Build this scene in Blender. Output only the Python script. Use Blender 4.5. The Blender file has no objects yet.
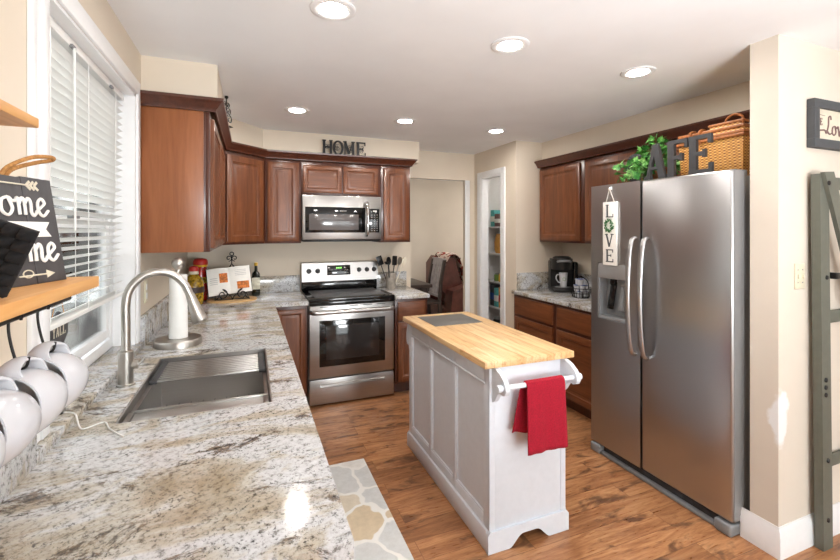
import bpy, bmesh, math, random
from mathutils import Matrix, Vector
R = math.radians
random.seed(7)
S = bpy.context.scene
COL = S.collection

# ------------------------------------------------------------------ camera, world, exposure
cd = bpy.data.cameras.new('camera'); cam = bpy.data.objects.new('camera', cd); COL.objects.link(cam)
cd.sensor_width = 36; cd.lens = 36 * 426 / 840; cd.shift_y = -49.5 / 840; cd.clip_start = .02
cam.location = (0, 0, 1.5); cam.rotation_euler = (R(90), 0, R(-21.75))
S.camera = cam
S.view_settings.view_transform = 'Standard'; S.view_settings.look = 'None'
S.view_settings.gamma = 1; S.view_settings.use_curve_mapping = False
S.view_settings.exposure = 1.08
W = bpy.data.worlds.new('sky'); S.world = W; W.use_nodes = True
WN = W.node_tree.nodes; bg = WN['Background']
wtc = WN.new('ShaderNodeTexCoord'); wsep = WN.new('ShaderNodeSeparateXYZ'); wr = WN.new('ShaderNodeValToRGB')
W.node_tree.links.new(wtc.outputs['Generated'], wsep.inputs[0]); W.node_tree.links.new(wsep.outputs['Z'], wr.inputs[0])
wr.color_ramp.elements[0].position = .45; wr.color_ramp.elements[0].color = (.80, .82, .84, 1)
wr.color_ramp.elements[1].position = .9; wr.color_ramp.elements[1].color = (.72, .82, .98, 1)
W.node_tree.links.new(wr.outputs[0], bg.inputs['Color']); bg.inputs['Strength'].default_value = 2.6
LAMP = 108.0          # radiance of every recessed ceiling lamp lens

def area(name, loc, rot, size, size_y, power, col=(1, 1, 1), spread=180):
    l = bpy.data.lights.new(name, 'AREA'); l.shape = 'RECTANGLE'; l.size = size; l.size_y = size_y; l.energy = power; l.color = col; l.spread = R(spread)
    o = bpy.data.objects.new(name, l); COL.objects.link(o); o.location = loc; o.rotation_euler = rot
area('ceiling_fill_light', (1.0, -.9, 1.25), (R(135), 0, R(-8)), .7, .5, 25, (.97, .98, 1), 130)     # added fill aimed up at the ceiling from behind the viewer
area('rear_fill_light', (2.25, -2.5, 1.1), (R(90), 0, 0), 3.6, 1.9, 16, (.93, .97, 1))           # added frontal fill, placed just inside the unseen rear door
area('dining_fill_light', (4.7, 5.8, 1.6), (R(90), 0, R(75)), 1.6, 1.5, 9, (1, .98, .95))            # added fill inside the dining room, which has no window
# ------------------------------------------------------------------ materials
def lin(c):
    return tuple((x / 255 / 12.92) if x / 255 <= .04045 else ((x / 255 + .055) / 1.055) ** 2.4 for x in c) + (1,)
class NT:
    def __init__(s, name):
        s.m = bpy.data.materials.new(name); s.m.use_nodes = True
        s.t = s.m.node_tree; s.b = s.t.nodes['Principled BSDF']; s.out = s.t.nodes['Material Output']
    def n(s, typ, **kw):
        x = s.t.nodes.new('ShaderNode' + typ)
        for k, v in kw.items():
            k2 = k.replace('_', ' ')
            if hasattr(x, k) and k not in x.inputs: setattr(x, k, v)
            else: s.set(x, k2 if k2 in x.inputs else k, v)
        return x
    def set(s, x, k, v):
        if isinstance(v, bpy.types.NodeSocket): s.t.links.new(v, x.inputs[k])
        else: x.inputs[k].default_value = v
    def obj(s, scale=(1, 1, 1), rot=(0, 0, 0), loc=(0, 0, 0)):
        c = s.n('TexCoord'); mp = s.n('Mapping'); s.t.links.new(c.outputs['Object'], mp.inputs['Vector'])
        mp.inputs['Scale'].default_value = scale; mp.inputs['Rotation'].default_value = rot; mp.inputs['Location'].default_value = loc
        return mp.outputs[0]
    def noise(s, vec, scale, detail=4, rough=.5, dist=0):
        x = s.n('TexNoise', Vector=vec, Scale=scale, Detail=detail, Roughness=rough, Distortion=dist); return x.outputs['Fac']
    def ramp(s, fac, stops, interp='LINEAR'):
        x = s.n('ValToRGB', Fac=fac); e = x.color_ramp; e.interpolation = interp
        while len(e.elements) < len(stops): e.elements.new(.5)
        for el, (p, c) in zip(e.elements, stops):
            el.position = p; el.color = c if len(c) == 4 else lin(c)
        return x.outputs[0]
    def mix(s, f, a, b, mode='MIX'):
        x = s.n('MixRGB'); x.blend_type = mode; s.set(x, 0, f); s.set(x, 1, a); s.set(x, 2, b); return x.outputs[0]
    def math(s, op, a, b=0.0):
        x = s.n('Math'); x.operation = op; s.set(x, 0, a); s.set(x, 1, b); return x.outputs[0]
    def P(s, **kw):
        for k, v in kw.items(): s.set(s.b, k.replace('_', ' '), v)
    def bump(s, h, strength=.2, dist=.002):
        x = s.n('Bump', Height=h, Strength=strength, Distance=dist); s.t.links.new(x.outputs[0], s.b.inputs['Normal'])
G0, G1 = (0, 0, 0, 1), (1, 1, 1, 1)
def plain(name, c, rough=.5, metal=0, var=.06, scale=30, **kw):
    n = NT(name); v = n.noise(n.obj(), scale, 3)
    lc = lin(c); d = tuple(x * (1 - var) for x in lc[:3]) + (1,); l = tuple(min(1, x * (1 + var)) for x in lc[:3]) + (1,)
    n.P(Base_Color=n.ramp(v, [(.3, d), (.7, l)]), Roughness=rough, Metallic=metal, **kw); return n.m
def wall_mat(name, c, patch=False):
    n = NT(name); v = n.obj(); a = n.noise(v, 3, 3); f = n.noise(v, 90, 3)
    col = n.ramp(a, [(.3, tuple(x - 3 for x in c)), (.7, tuple(x + 2 for x in c))])
    if patch:   # the white filler patch dabbed on the corner of the wall end
        g = n.n('NewGeometry'); sp = n.n('SeparateXYZ', Vector=g.outputs['Position'])
        dz = n.math('DIVIDE', n.math('SUBTRACT', sp.outputs['Z'], .63), .15)
        dx = n.math('DIVIDE', n.math('SUBTRACT', n.math('SUBTRACT', sp.outputs['X'], sp.outputs['Y']), 1.065), .062)
        d2 = n.math('ADD', n.math('POWER', n.math('ABSOLUTE', dz), 2.0), n.math('POWER', n.math('ABSOLUTE', dx), 2.0))
        d3 = n.math('ADD', d2, n.math('MULTIPLY', n.math('SUBTRACT', n.noise(v, 14, 4), .5), 2.2))
        col = n.mix(n.ramp(d3, [(.55, G1), (.95, G0)]), col, lin((236, 236, 236)))
    n.P(Base_Color=col, Roughness=.72); n.bump(f, .12, .002); return n.m
M = {}
M['wall'] = wall_mat('beige wall paint', (221, 209, 191))
M['pier'] = wall_mat('beige wall paint with filler patch', (216, 206, 192), True)
M['ceil'] = wall_mat('ceiling paint', (240, 242, 244))
M['white'] = plain('white trim paint', (236, 237, 238), .35, var=.015)
M['island_white'] = plain('white island paint', (220, 226, 234), .4, var=.02)
M['plastic_white'] = plain('white plastic', (235, 235, 232), .3, var=.02)
M['mug_white'] = plain('white glazed ceramic', (204, 206, 211), .12, var=.01)
M['black'] = plain('black plastic', (22, 22, 23), .35, var=.1)
M['blackmetal'] = plain('black wrought iron', (30, 28, 28), .45, .4, var=.1)
M['letter'] = plain('charcoal painted wood', (52, 52, 54), .55, var=.1)
M['cloth_black'] = plain('black quilted fabric', (15, 15, 17), .95, var=.3, scale=120)
M['towel'] = plain('red terry towel', (160, 12, 40), .95, var=.22, scale=160)
M['sage'] = plain('grey green painted metal', (100, 102, 92), .5, var=.05)
M['darkframe'] = plain('dark grey picture frame', (72, 74, 77), .6, var=.06)
M['ivory'] = plain('ivory switch plate', (222, 214, 190), .35, var=.01)
M['sign_white'] = plain('white sign board', (236, 234, 228), .6, var=.03)
M['slate'] = plain('grey inset slab', (96, 94, 92), .42, .1, var=.05)
M['leather'] = plain('brown leather', (112, 68, 58), .3, var=.25, scale=12)
M['darkwood'] = plain('dark stained wood', (62, 50, 44), .4, var=.2, scale=14)
M['chairwood'] = plain('grey washed chair wood', (186, 180, 180), .5, var=.2, scale=14)
M['red'] = plain('red', (176, 34, 24), .4); M['yellow'] = plain('yellow', (222, 176, 50), .4)
M['gold'] = plain('olives in oil', (150, 118, 30), .15, var=.75, scale=55)
M['chili'] = plain('red peppers in oil', (150, 28, 20), .15, var=.6, scale=45)
M['label'] = plain('dark label', (52, 30, 20), .5); M['label_w'] = plain('pale label', (200, 196, 176), .5, var=.2)
M['bottle'] = plain('dark green bottle glass', (18, 22, 14), .08)
M['orange'] = plain('orange food photo', (200, 112, 40), .6, var=.5, scale=60)
M['teal'] = plain('teal carton', (90, 176, 176), .5, var=.2, scale=30)
M['blue'] = plain('blue', (40, 78, 150), .45); M['green'] = plain('green label', (110, 140, 60), .5)
M['tan'] = plain('tan bag', (206, 150, 70), .6, var=.15)
M['greyd'] = plain('grey plastic', (128, 130, 132), .45); M['rubber'] = plain('dark rubber', (60, 60, 62), .6)
M['rope'] = plain('twine rope', (172, 124, 70), .9, var=.3, scale=200)
M['chrome'] = plain('chrome', (210, 210, 212), .12, 1, var=.02)
M['fence'] = plain('pale fence boards', (205, 203, 198), .8, var=.06, scale=6)
M['soil'] = plain('outdoor ground', (140, 136, 128), .9)
M['silver_txt'] = plain('pale grey print', (190, 190, 188), .5)
M['beige_txt'] = plain('cream paint', (214, 206, 186), .7)
M['mauve'] = plain('mauve brown paint', (118, 92, 88), .7)
def emis(name, c, s):
    n = NT(name); n.P(Base_Color=lin(c), Emission_Color=lin(c), Emission_Strength=s); return n.m
M['lens'] = emis('lit lamp lens', (255, 249, 242), LAMP)
M['led'] = emis('green display digits', (120, 210, 90), 1.2)

def wood(name, cs, rough=.35, axis='Z', scale=1.0, coat=.2):
    n = NT(name); st = {'Z': (14, 14, 1.2), 'X': (1.2, 14, 14), 'Y': (14, 1.2, 14)}[axis]
    v = n.obj(tuple(x * scale for x in st)); a = n.noise(v, 1.6, 5, .6, .8); b = n.noise(v, 7, 4, .6)
    f = n.mix(.35, a, b); n.P(Base_Color=n.ramp(f, [(.28, cs[0]), (.5, cs[1]), (.74, cs[2])]), Roughness=rough, Coat_Weight=coat, Coat_Roughness=.15)
    n.bump(b, .06, .001); return n.m
M['cherry'] = wood('cherry cabinet wood', [(82, 43, 23), (112, 64, 36), (138, 84, 50)], .36, coat=.08)
M['cherry_h'] = wood('cherry cabinet wood crosswise', [(82, 43, 23), (112, 64, 36), (138, 84, 50)], .36, 'X', coat=.08)
M['cherry_dark'] = wood('dark cherry frame', [(58, 28, 18), (78, 40, 26), (94, 50, 32)], .32)
M['veneer'] = wood('cabinet side veneer', [(124, 71, 39), (142, 85, 49), (157, 98, 60)], .36, 'Z', .8, .05)
M['pine'] = wood('pine shelf wood', [(186, 126, 66), (214, 158, 94), (228, 180, 118)], .5, 'Y', 1, 0)
M['boardwood'] = wood('pale wood board', [(196, 150, 96), (216, 176, 122), (226, 190, 140)], .5, 'X', 1, 0)
M['endwood'] = wood('tan cabinet end panel', [(150, 96, 66), (176, 120, 88), (190, 136, 104)], .5, 'Z', 1, 0)
M['signwood'] = wood('charcoal stained planks', [(52, 50, 52), (68, 66, 68), (80, 78, 80)], .7, 'Z', 1, 0)

def butcher():
    n = NT('butcher block'); c = n.n('TexCoord').outputs['Object']
    mp = n.n('Mapping', Vector=c); mp.inputs['Rotation'].default_value = (0, 0, R(90))
    br = n.n('TexBrick', Vector=mp.outputs[0], Scale=1, Color1=lin((232, 200, 152)), Color2=lin((218, 176, 122)), Mortar=lin((200, 152, 98)))
    for k, v in (('Mortar Size', .0008), ('Brick Width', .32), ('Row Height', .042), ('Bias', -.1)): br.inputs[k].default_value = v
    br.offset = .37
    g = n.noise(n.obj((22, 1.6, 22)), 2.4, 5, .6, .5)
    n.P(Base_Color=n.mix(.8, br.outputs[0], n.ramp(g, [(.25, (196, 150, 96)), (.55, (255, 255, 255)), (.8, (255, 246, 224))]), 'MULTIPLY'), Roughness=.38); return n.m
M['butcher'] = butcher()

def granite(name, rot=-35):
    n = NT(name); v = n.obj(rot=(0, 0, R(rot))); vs = n.obj((1, 2.2, 1.6), (0, 0, R(rot)))
    big = n.noise(vs, 2.1, 6, .6, 1.0); mid = n.noise(vs, 6.5, 7, .68, 1.0); fine = n.noise(v, 60, 6, .76, 0)
    base = n.ramp(big, [(.30, (172, 158, 136)), (.38, (192, 182, 165)), (.44, (206, 201, 191)), (.48, (220, 221, 223)), (.56, (218, 220, 222)), (.61, (202, 195, 182)), (.75, (182, 168, 144))])
    c1 = n.mix(.95, base, n.ramp(fine, [(.36, (136, 132, 127)), (.47, (232, 232, 232)), (.7, (255, 255, 255))]), 'MULTIPLY')
    grey = n.ramp(mid, [(.34, G1), (.45, G0)]); c2 = n.mix(n.math('MULTIPLY', grey, .6), c1, n.ramp(fine, [(.38, (104, 96, 88)), (.6, (176, 168, 156))]))
    dens = n.ramp(n.noise(vs, 4.2, 4, .6, .8), [(.44, G0), (.60, G1)])
    dk = n.math('MAXIMUM', n.ramp(n.noise(v, 95, 5, .75, 0), [(.40, G1), (.44, G0)]), n.math('MULTIPLY', dens, n.ramp(n.noise(v, 34, 7, .8, 0), [(.37, G1), (.41, G0)])))
    c3 = n.mix(n.math('MULTIPLY', dk, n.math('ADD', n.math('MULTIPLY', dens, .62), .3)), c2, lin((46, 42, 40)))
    blot = n.ramp(n.noise(vs, 3.4, 9, .8, .5), [(.405, G1), (.44, G0)])
    c4 = n.mix(n.math('MULTIPLY', blot, .85), c3, n.ramp(fine, [(.42, (40, 36, 34)), (.62, (128, 106, 82))]))
    rust = n.ramp(n.noise(v, 6, 6, .72, 1), [(.655, G0), (.72, G1)]); c5 = n.mix(n.math('MULTIPLY', rust, .4), c4, lin((206, 160, 108)))
    n.P(Base_Color=c5, Roughness=.1, Specular_IOR_Level=.55); return n.m
M['granite'] = granite('granite'); M['granite2'] = granite('granite slab right', 20)

def steel(name, c=(176, 174, 172), rough=.3, axis='Z', vr=.06):
    n = NT(name); st = {'Z': (160, 160, 1.0), 'X': (1.0, 160, 160), 'Y': (160, 1.0, 160)}[axis]
    g = n.noise(n.obj(st), 2, 3, .6); lc = lin(c)
    n.P(Base_Color=n.ramp(g, [(.3, tuple(x * (1 - vr) for x in lc[:3]) + (1,)), (.7, tuple(min(1, x * (1 + vr)) for x in lc[:3]) + (1,))]), Metallic=1,
        Roughness=n.ramp(g, [(.2, (rough - .6 * vr,) * 3 + (1,)), (.8, (rough + .6 * vr,) * 3 + (1,))])); return n.m
M['steel'] = steel('brushed stainless steel', axis='X'); M['steel_v'] = plain('brushed stainless steel of fridge', (182, 182, 183), .3, 1, var=.01, scale=3)
M['nickel'] = steel('brushed nickel', (186, 182, 176), .36, 'Z', .02); M['sinksteel'] = steel('sink steel', (205, 203, 200), .38, 'X', .03)
M['fridge_side'] = plain('fridge side grey', (150, 150, 150), .4, .3, var=.02)

def glossy_black(name, c, rough):
    n = NT(name); v = n.noise(n.obj(), 9, 2); n.P(Base_Color=n.ramp(v, [(.3, c), (.7, tuple(x + 3 for x in c))]), Roughness=rough, Specular_IOR_Level=.6); return n.m
M['blackglass'] = glossy_black('black glass', (12, 12, 13), .06)
M['cookglass'] = glossy_black('speckled cooktop glass', (84, 84, 86), .38)
M['ovenglass'] = glossy_black('oven window glass', (44, 42, 42), .07)
M['mwglass'] = glossy_black('microwave window', (96, 92, 92), .1)

def glass():
    n = NT('window glass'); t = n.n('BsdfTransparent'); g = n.n('BsdfGlossy', Roughness=.02); fr = n.n('Fresnel', IOR=1.45)
    sm = n.noise(n.obj(), 4, 2); t.inputs[0].default_value = (.95, .97, .96, 1)
    mx = n.n('MixShader'); n.set(mx, 0, n.math('MULTIPLY', fr.outputs[0], n.math('ADD', sm, .5))); n.set(mx, 1, t.outputs[0]); n.set(mx, 2, g.outputs[0])
    n.t.links.new(mx.outputs[0], n.out.inputs[0]); return n.m
M['glass'] = glass()

def floor_mat():
    n = NT('laminate floor'); v = n.obj()
    br = n.n('TexBrick', Vector=v, Scale=1, Color1=(.0, .0, .0, 1), Color2=(1, 1, 1, 1), Mortar=(.5, .5, .5, 1)); br.offset = .41
    for k, q in (('Mortar Size', .0012), ('Brick Width', 1.25), ('Row Height', .128), ('Bias', 0)): br.inputs[k].default_value = q
    rnd = br.outputs[0]
    off = n.n('CombineXYZ', X=n.math('MULTIPLY', rnd, 7.3), Y=n.math('MULTIPLY', rnd, 3.1), Z=0.0)
    va = n.n('VectorMath', operation='ADD'); n.t.links.new(n.obj((1.5, 11, 1)), va.inputs[0]); n.t.links.new(off.outputs[0], va.inputs[1])
    gr = n.noise(va.outputs[0], 2.0, 6, .62, 1.1); g2 = n.noise(va.outputs[0], 9, 4, .6, .4)
    vb = n.n('VectorMath', operation='ADD'); n.t.links.new(n.obj((2.6, 7.5, 1)), vb.inputs[0]); n.t.links.new(off.outputs[0], vb.inputs[1])
    kn = n.noise(vb.outputs[0], 1.5, 4, .6, .6)
    base = n.ramp(n.mix(.3, gr, g2), [(.27, (116, 74, 48)), (.42, (162, 110, 72)), (.56, (194, 142, 98)), (.76, (216, 172, 128))])
    b2 = n.mix(.7, base, n.ramp(rnd, [(0, (190, 176, 166)), (.5, (236, 228, 222)), (1, (255, 252, 250))]), 'MULTIPLY')
    b3 = n.mix(n.math('MULTIPLY', n.ramp(kn, [(.35, G1), (.46, G0)]), .72), b2, lin((70, 44, 34)))
    b4 = n.mix(n.math('MULTIPLY', br.outputs['Fac'], .6), b3, lin((66, 40, 26)))
    n.P(Base_Color=b4, Roughness=n.ramp(g2, [(.3, (.26,) * 3 + (1,)), (.7, (.38,) * 3 + (1,))])); n.bump(n.mix(.5, g2, br.outputs['Fac']), .08, .001); return n.m
M['floor'] = floor_mat()

def mat_stone():
    n = NT('flagstone print mat'); v0 = n.obj()
    w = n.n('TexNoise', Vector=v0, Scale=7, Detail=2); vv = n.n('VectorMath', operation='MULTIPLY_ADD')
    n.t.links.new(w.outputs['Color'], vv.inputs[0]); vv.inputs[1].default_value = (.12, .12, 0); n.t.links.new(v0, vv.inputs[2])
    vo = n.n('TexVoronoi', Vector=vv.outputs[0], Scale=4.4); vo.inputs['Randomness'].default_value = .75; vo.voronoi_dimensions = '2D'
    ve = n.n('TexVoronoi', Vector=vv.outputs[0], Scale=4.4); ve.feature = 'DISTANCE_TO_EDGE'; ve.inputs['Randomness'].default_value = .75; ve.voronoi_dimensions = '2D'
    sp = n.n('SeparateColor', Color=vo.outputs['Color'])
    st = n.ramp(sp.outputs[0], [(0, (228, 218, 198)), (.3, (240, 239, 234)), (.5, (222, 224, 223)), (.68, (240, 239, 236)), (.85, (222, 204, 174))], 'CONSTANT')
    st2 = n.mix(.5, st, n.ramp(n.noise(v0, 25, 5, .7), [(.3, (212, 210, 204)), (.7, (255, 255, 255))]), 'MULTIPLY')
    n.P(Base_Color=n.mix(n.ramp(ve.outputs['Distance'], [(.04, G0), (.065, G1)]), lin((240, 239, 234)), st2), Roughness=.5); return n.m
M['stone_mat'] = mat_stone()

def wicker():
    n = NT('woven wicker'); v = n.obj()
    def wv(rot, sc):
        x = n.n('TexWave', Vector=n.obj((1, 1, 1), rot), Scale=sc, Distortion=.6); x.inputs['Detail'].default_value = 1; return x.outputs['Fac']
    g = n.n('NewGeometry'); sp = n.n('SeparateXYZ', Vector=n.n('TexCoord').outputs['Object'])
    along = n.math('ADD', sp.outputs['X'], sp.outputs['Y'])
    a = n.math('SINE', n.math('MULTIPLY', along, 260.0)); b = n.math('SINE', n.math('MULTIPLY', sp.outputs['Z'], 420.0))
    h = n.math('ADD', n.math('MULTIPLY', n.math('MULTIPLY', a, b), .32), n.math('ADD', n.math('MULTIPLY', b, .15), .5))
    h2 = n.math('ADD', n.math('MULTIPLY', h, .8), n.math('MULTIPLY', n.noise(v, 30, 3), .25))
    n.P(Base_Color=n.ramp(h2, [(.2, (104, 58, 20)), (.5, (186, 128, 58)), (.85, (226, 178, 104))]), Roughness=.5); n.bump(h, .8, .004); return n.m
M['wicker'] = wicker(); M['cane'] = plain('cane trim', (148, 88, 40), .45, var=.3, scale=70)
def leafm():
    n = NT('ivy leaf'); r = n.n('ObjectInfo'); v = n.noise(n.obj(), 22, 4, .6)
    n.P(Base_Color=n.ramp(v, [(.3, (26, 78, 30)), (.46, (58, 128, 52)), (.56, (112, 172, 86)), (.68, (176, 214, 140))]), Roughness=.4, Subsurface_Weight=.0); return n.m
M['leaf'] = leafm(); M['leaf2'] = plain('wreath leaf', (62, 110, 66), .6, var=.4, scale=90)
def throw():
    n = NT('patterned throw'); vo = n.n('TexVoronoi', Vector=n.obj(), Scale=22)
    sp = n.n('SeparateColor', Color=vo.outputs['Color'])
    n.P(Base_Color=n.ramp(sp.outputs[0], [(0, (226, 206, 190)), (.35, (150, 58, 44)), (.55, (90, 44, 36)), (.75, (230, 214, 200))], 'CONSTANT'), Roughness=.95); return n.m
M['throw'] = throw()

# ------------------------------------------------------------------ mesh building
I4 = Matrix.Identity(4)
class B:
    def __init__(s, origin=(0, 0, 0)):
        s.bm = bmesh.new(); s.M = Matrix.Translation(-Vector(origin)); s.M0 = s.M.copy()
    def at(s, loc=(0, 0, 0), rz=0, rx=0, ry=0, sc=1):
        s.M = s.M0 @ Matrix.Translation(loc) @ Matrix.Rotation(rz, 4, 'Z') @ Matrix.Rotation(ry, 4, 'Y') @ Matrix.Rotation(rx, 4, 'X') @ Matrix.Scale(sc, 4); return s
    def v(s, x, y, z): return s.bm.verts.new(s.M @ Vector((x, y, z)))
    def f(s, vs):
        try: return s.bm.faces.new(vs)
        except ValueError: return None
    def box(s, x0, x1, y0, y1, z0, z1, bev=0, seg=2):
        x0, x1 = sorted((x0, x1)); y0, y1 = sorted((y0, y1)); z0, z1 = sorted((z0, z1))
        V = [s.v(x, y, z) for x in (x0, x1) for y in (y0, y1) for z in (z0, z1)]
        F = [s.f([V[i] for i in q]) for q in ((0, 1, 3, 2), (4, 6, 7, 5), (0, 4, 5, 1), (2, 3, 7, 6), (0, 2, 6, 4), (1, 5, 7, 3))]
        if bev:
            bev = min(bev, .45 * min(x1 - x0, y1 - y0, z1 - z0))
            E = list({e for q in F for e in q.edges}); bmesh.ops.bevel(s.bm, geom=E, offset=bev, segments=seg, affect='EDGES', profile=.5)
        return s
    def rings(s, loops, cap0=True, cap1=True, closed=True):
        L = [[s.v(*p) for p in lp] for lp in loops]; n = len(L[0])
        for a, b in zip(L, L[1:]):
            for i in range(n if closed else n - 1):
                j = (i + 1) % n; s.f([a[i], a[j], b[j], b[i]])
        if cap0: s.f(L[0][::-1])
        if cap1: s.f(L[-1])
        return s
    def lathe(s, prof, seg=24, c=(0, 0), cap0=True, cap1=True):
        return s.rings([[(c[0] + r * math.cos(2 * math.pi * i / seg), c[1] + r * math.sin(2 * math.pi * i / seg), z) for i in range(seg)] for r, z in prof], cap0, cap1)
    def cyl(s, p, q, r, seg=16, r2=None, bev=0):
        return s.tube([p, q], r, seg, radii=[r, r2 if r2 is not None else r])
    def tube(s, pts, r, seg=8, radii=None, closed=False, flat=None):
        P = [Vector(p) for p in pts]; n = len(P); loops = []; up = None
        for i, p in enumerate(P):
            a = P[(i - 1) % n] if (i or closed) else p; b = P[(i + 1) % n] if (i < n - 1 or closed) else p
            t = (b - a).normalized()
            if up is None:
                up = Vector((0, 0, 1)) if abs(t.z) < .9 else Vector((1, 0, 0))
            u = (up - t * up.dot(t)); u = u.normalized() if u.length > 1e-6 else t.orthogonal().normalized(); up = u; w = t.cross(u)
            rr = radii[i] if radii else r
            loops.append([p + (u * math.cos(2 * math.pi * k / seg) + w * math.sin(2 * math.pi * k / seg)) * rr for k in range(seg)])
        if closed: loops.append(loops[0])
        return s.rings(loops, not closed, not closed)
    def prism(s, poly, d0, d1, plane='xz'):
        if plane == 'xz': g = lambda a, b, d: (a, d, b)
        elif plane == 'xy': g = lambda a, b, d: (a, b, d)
        else: g = lambda a, b, d: (d, a, b)
        return s.rings([[g(a, b, d0) for a, b in poly], [g(a, b, d1) for a, b in poly]])
    def panel(s, x0, x1, z0, z1, prof):      # nested rectangles: raised or sunk panel facing -Y
        return s.rings([[(x0 + i, y, z0 + i), (x1 - i, y, z0 + i), (x1 - i, y, z1 - i), (x0 + i, y, z1 - i)] for i, y in prof])
    def sweep(s, prof, path, closed=False):  # prof (out, z), path of (x, y); out is to the right of travel
        n = len(path); loops = []
        for i in range(n):
            p = Vector(path[i]).to_2d()
            d0 = (p - Vector(path[i - 1])).normalized() if i or closed else None
            d1 = (Vector(path[(i + 1) % n]) - p).normalized() if i < n - 1 or closed else None
            nr = lambda d: Vector((d.y, -d.x))
            if d0 is None: m = nr(d1); k = 1
            elif d1 is None: m = nr(d0); k = 1
            else: m = (nr(d0) + nr(d1)).normalized(); k = 1 / max(.3, m.dot(nr(d1)))
            loops.append([(p.x + m.x * o * k, p.y + m.y * o * k, z) for o, z in prof])
        if closed: loops.append(loops[0])
        return s.rings(loops, not closed, not closed)
    def cells(s, xs, ys, keep, z0, z1):
        T = {}; Bt = {}
        def tv(d, i, j, z):
            if (i, j) not in d: d[(i, j)] = s.v(xs[i], ys[j], z)
            return d[(i, j)]
        nx, ny = len(xs) - 1, len(ys) - 1
        K = lambda i, j: 0 <= i < nx and 0 <= j < ny and keep(i, j)
        for i in range(nx):
            for j in range(ny):
                if not K(i, j): continue
                c = [(i, j), (i + 1, j), (i + 1, j + 1), (i, j + 1)]
                s.f([tv(T, *q, z1) for q in c]); s.f([tv(Bt, *q, z0) for q in c[::-1]])
                for (di, dj), (a, b) in (((0, -1), (0, 1)), ((1, 0), (1, 2)), ((0, 1), (2, 3)), ((-1, 0), (3, 0))):
                    if not K(i + di, j + dj): s.f([tv(Bt, *c[a], z0), tv(Bt, *c[b], z0), tv(T, *c[b], z1), tv(T, *c[a], z1)])
        return s
    def bevel(s, off, ang=40, seg=2):
        E = [e for e in s.bm.edges if len(e.link_faces) == 2 and e.calc_face_angle(0) > R(ang)]
        bmesh.ops.bevel(s.bm, geom=E, offset=off, segments=seg, affect='EDGES', profile=.5); return s
    def seg2(s, p, q, w, d0, d1):            # bar in the XZ plane, each a hair thinner than the last so faces never coincide
        s.nb = getattr(s, 'nb', 0) + 1; k = (s.nb % 24) * .004 * abs(d1 - d0); d0, d1 = min(d0, d1) + k, max(d0, d1) - k
        a = Vector(p); b = Vector(q); t = (b - a); L = t.length or 1e-6; t /= L; n = Vector((-t.y, t.x)) * w / 2
        return s.prism([tuple(a - n), tuple(b - n), tuple(b + n), tuple(a + n)], d0, d1)
    def done(s, name, mat, parent=None, smooth=40):
        bmesh.ops.recalc_face_normals(s.bm, faces=s.bm.faces[:])
        me = bpy.data.meshes.new(name); s.bm.to_mesh(me); s.bm.free()
        me.polygons.foreach_set('use_smooth', [True] * len(me.polygons)); me.set_sharp_from_angle(angle=R(smooth))
        me.materials.append(M[mat] if isinstance(mat, str) else mat)
        o = bpy.data.objects.new(name, me); COL.objects.link(o)
        if parent: o.parent = parent
        return o
def thing(name, label, cat, loc=(0, 0, 0), rz=0, group=None):
    o = bpy.data.objects.new(name, None); COL.objects.link(o); o.empty_display_size = .05
    o.location = loc; o.rotation_euler = (0, 0, rz); o['label'] = label; o['category'] = cat
    if group: o['group'] = group
    return o
def tag(o, label, cat, group=None, loc=None, rz=None):
    o['label'] = label; o['category'] = cat
    if group: o['group'] = group
    if loc is not None: o.location = loc
    if rz is not None: o.rotation_euler = (0, 0, rz)
    return o
def struct(o): o['kind'] = 'structure'; return o
def dup(r0, label, loc=None, rz=None, group=None):
    r = r0.copy(); COL.objects.link(r); r['label'] = label
    if loc is not None: r.location = loc
    if rz is not None: r.rotation_euler = (0, 0, rz)
    if group: r['group'] = group
    for ch in list(r0.children):
        c = ch.copy(); COL.objects.link(c); c.parent = r
        for g in list(ch.children):
            d = g.copy(); COL.objects.link(d); d.parent = c
    return r
def smooth_path(pts, k=6, closed=False):
    P = [Vector(p) for p in pts]; n = len(P); out = []
    for i in range(n if closed else n - 1):
        g = (lambda j: P[j % n]) if closed else (lambda j: P[max(0, min(n - 1, j))])
        a, b, c, d = g(i - 1), g(i), g(i + 1), g(i + 2)
        for q in range(k):
            t = q / k; out.append(.5 * ((2 * b) + (c - a) * t + (2 * a - 5 * b + 4 * c - d) * t * t + (3 * b - a - 3 * c + d) * t ** 3))
    if not closed: out.append(P[-1])
    return out
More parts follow.
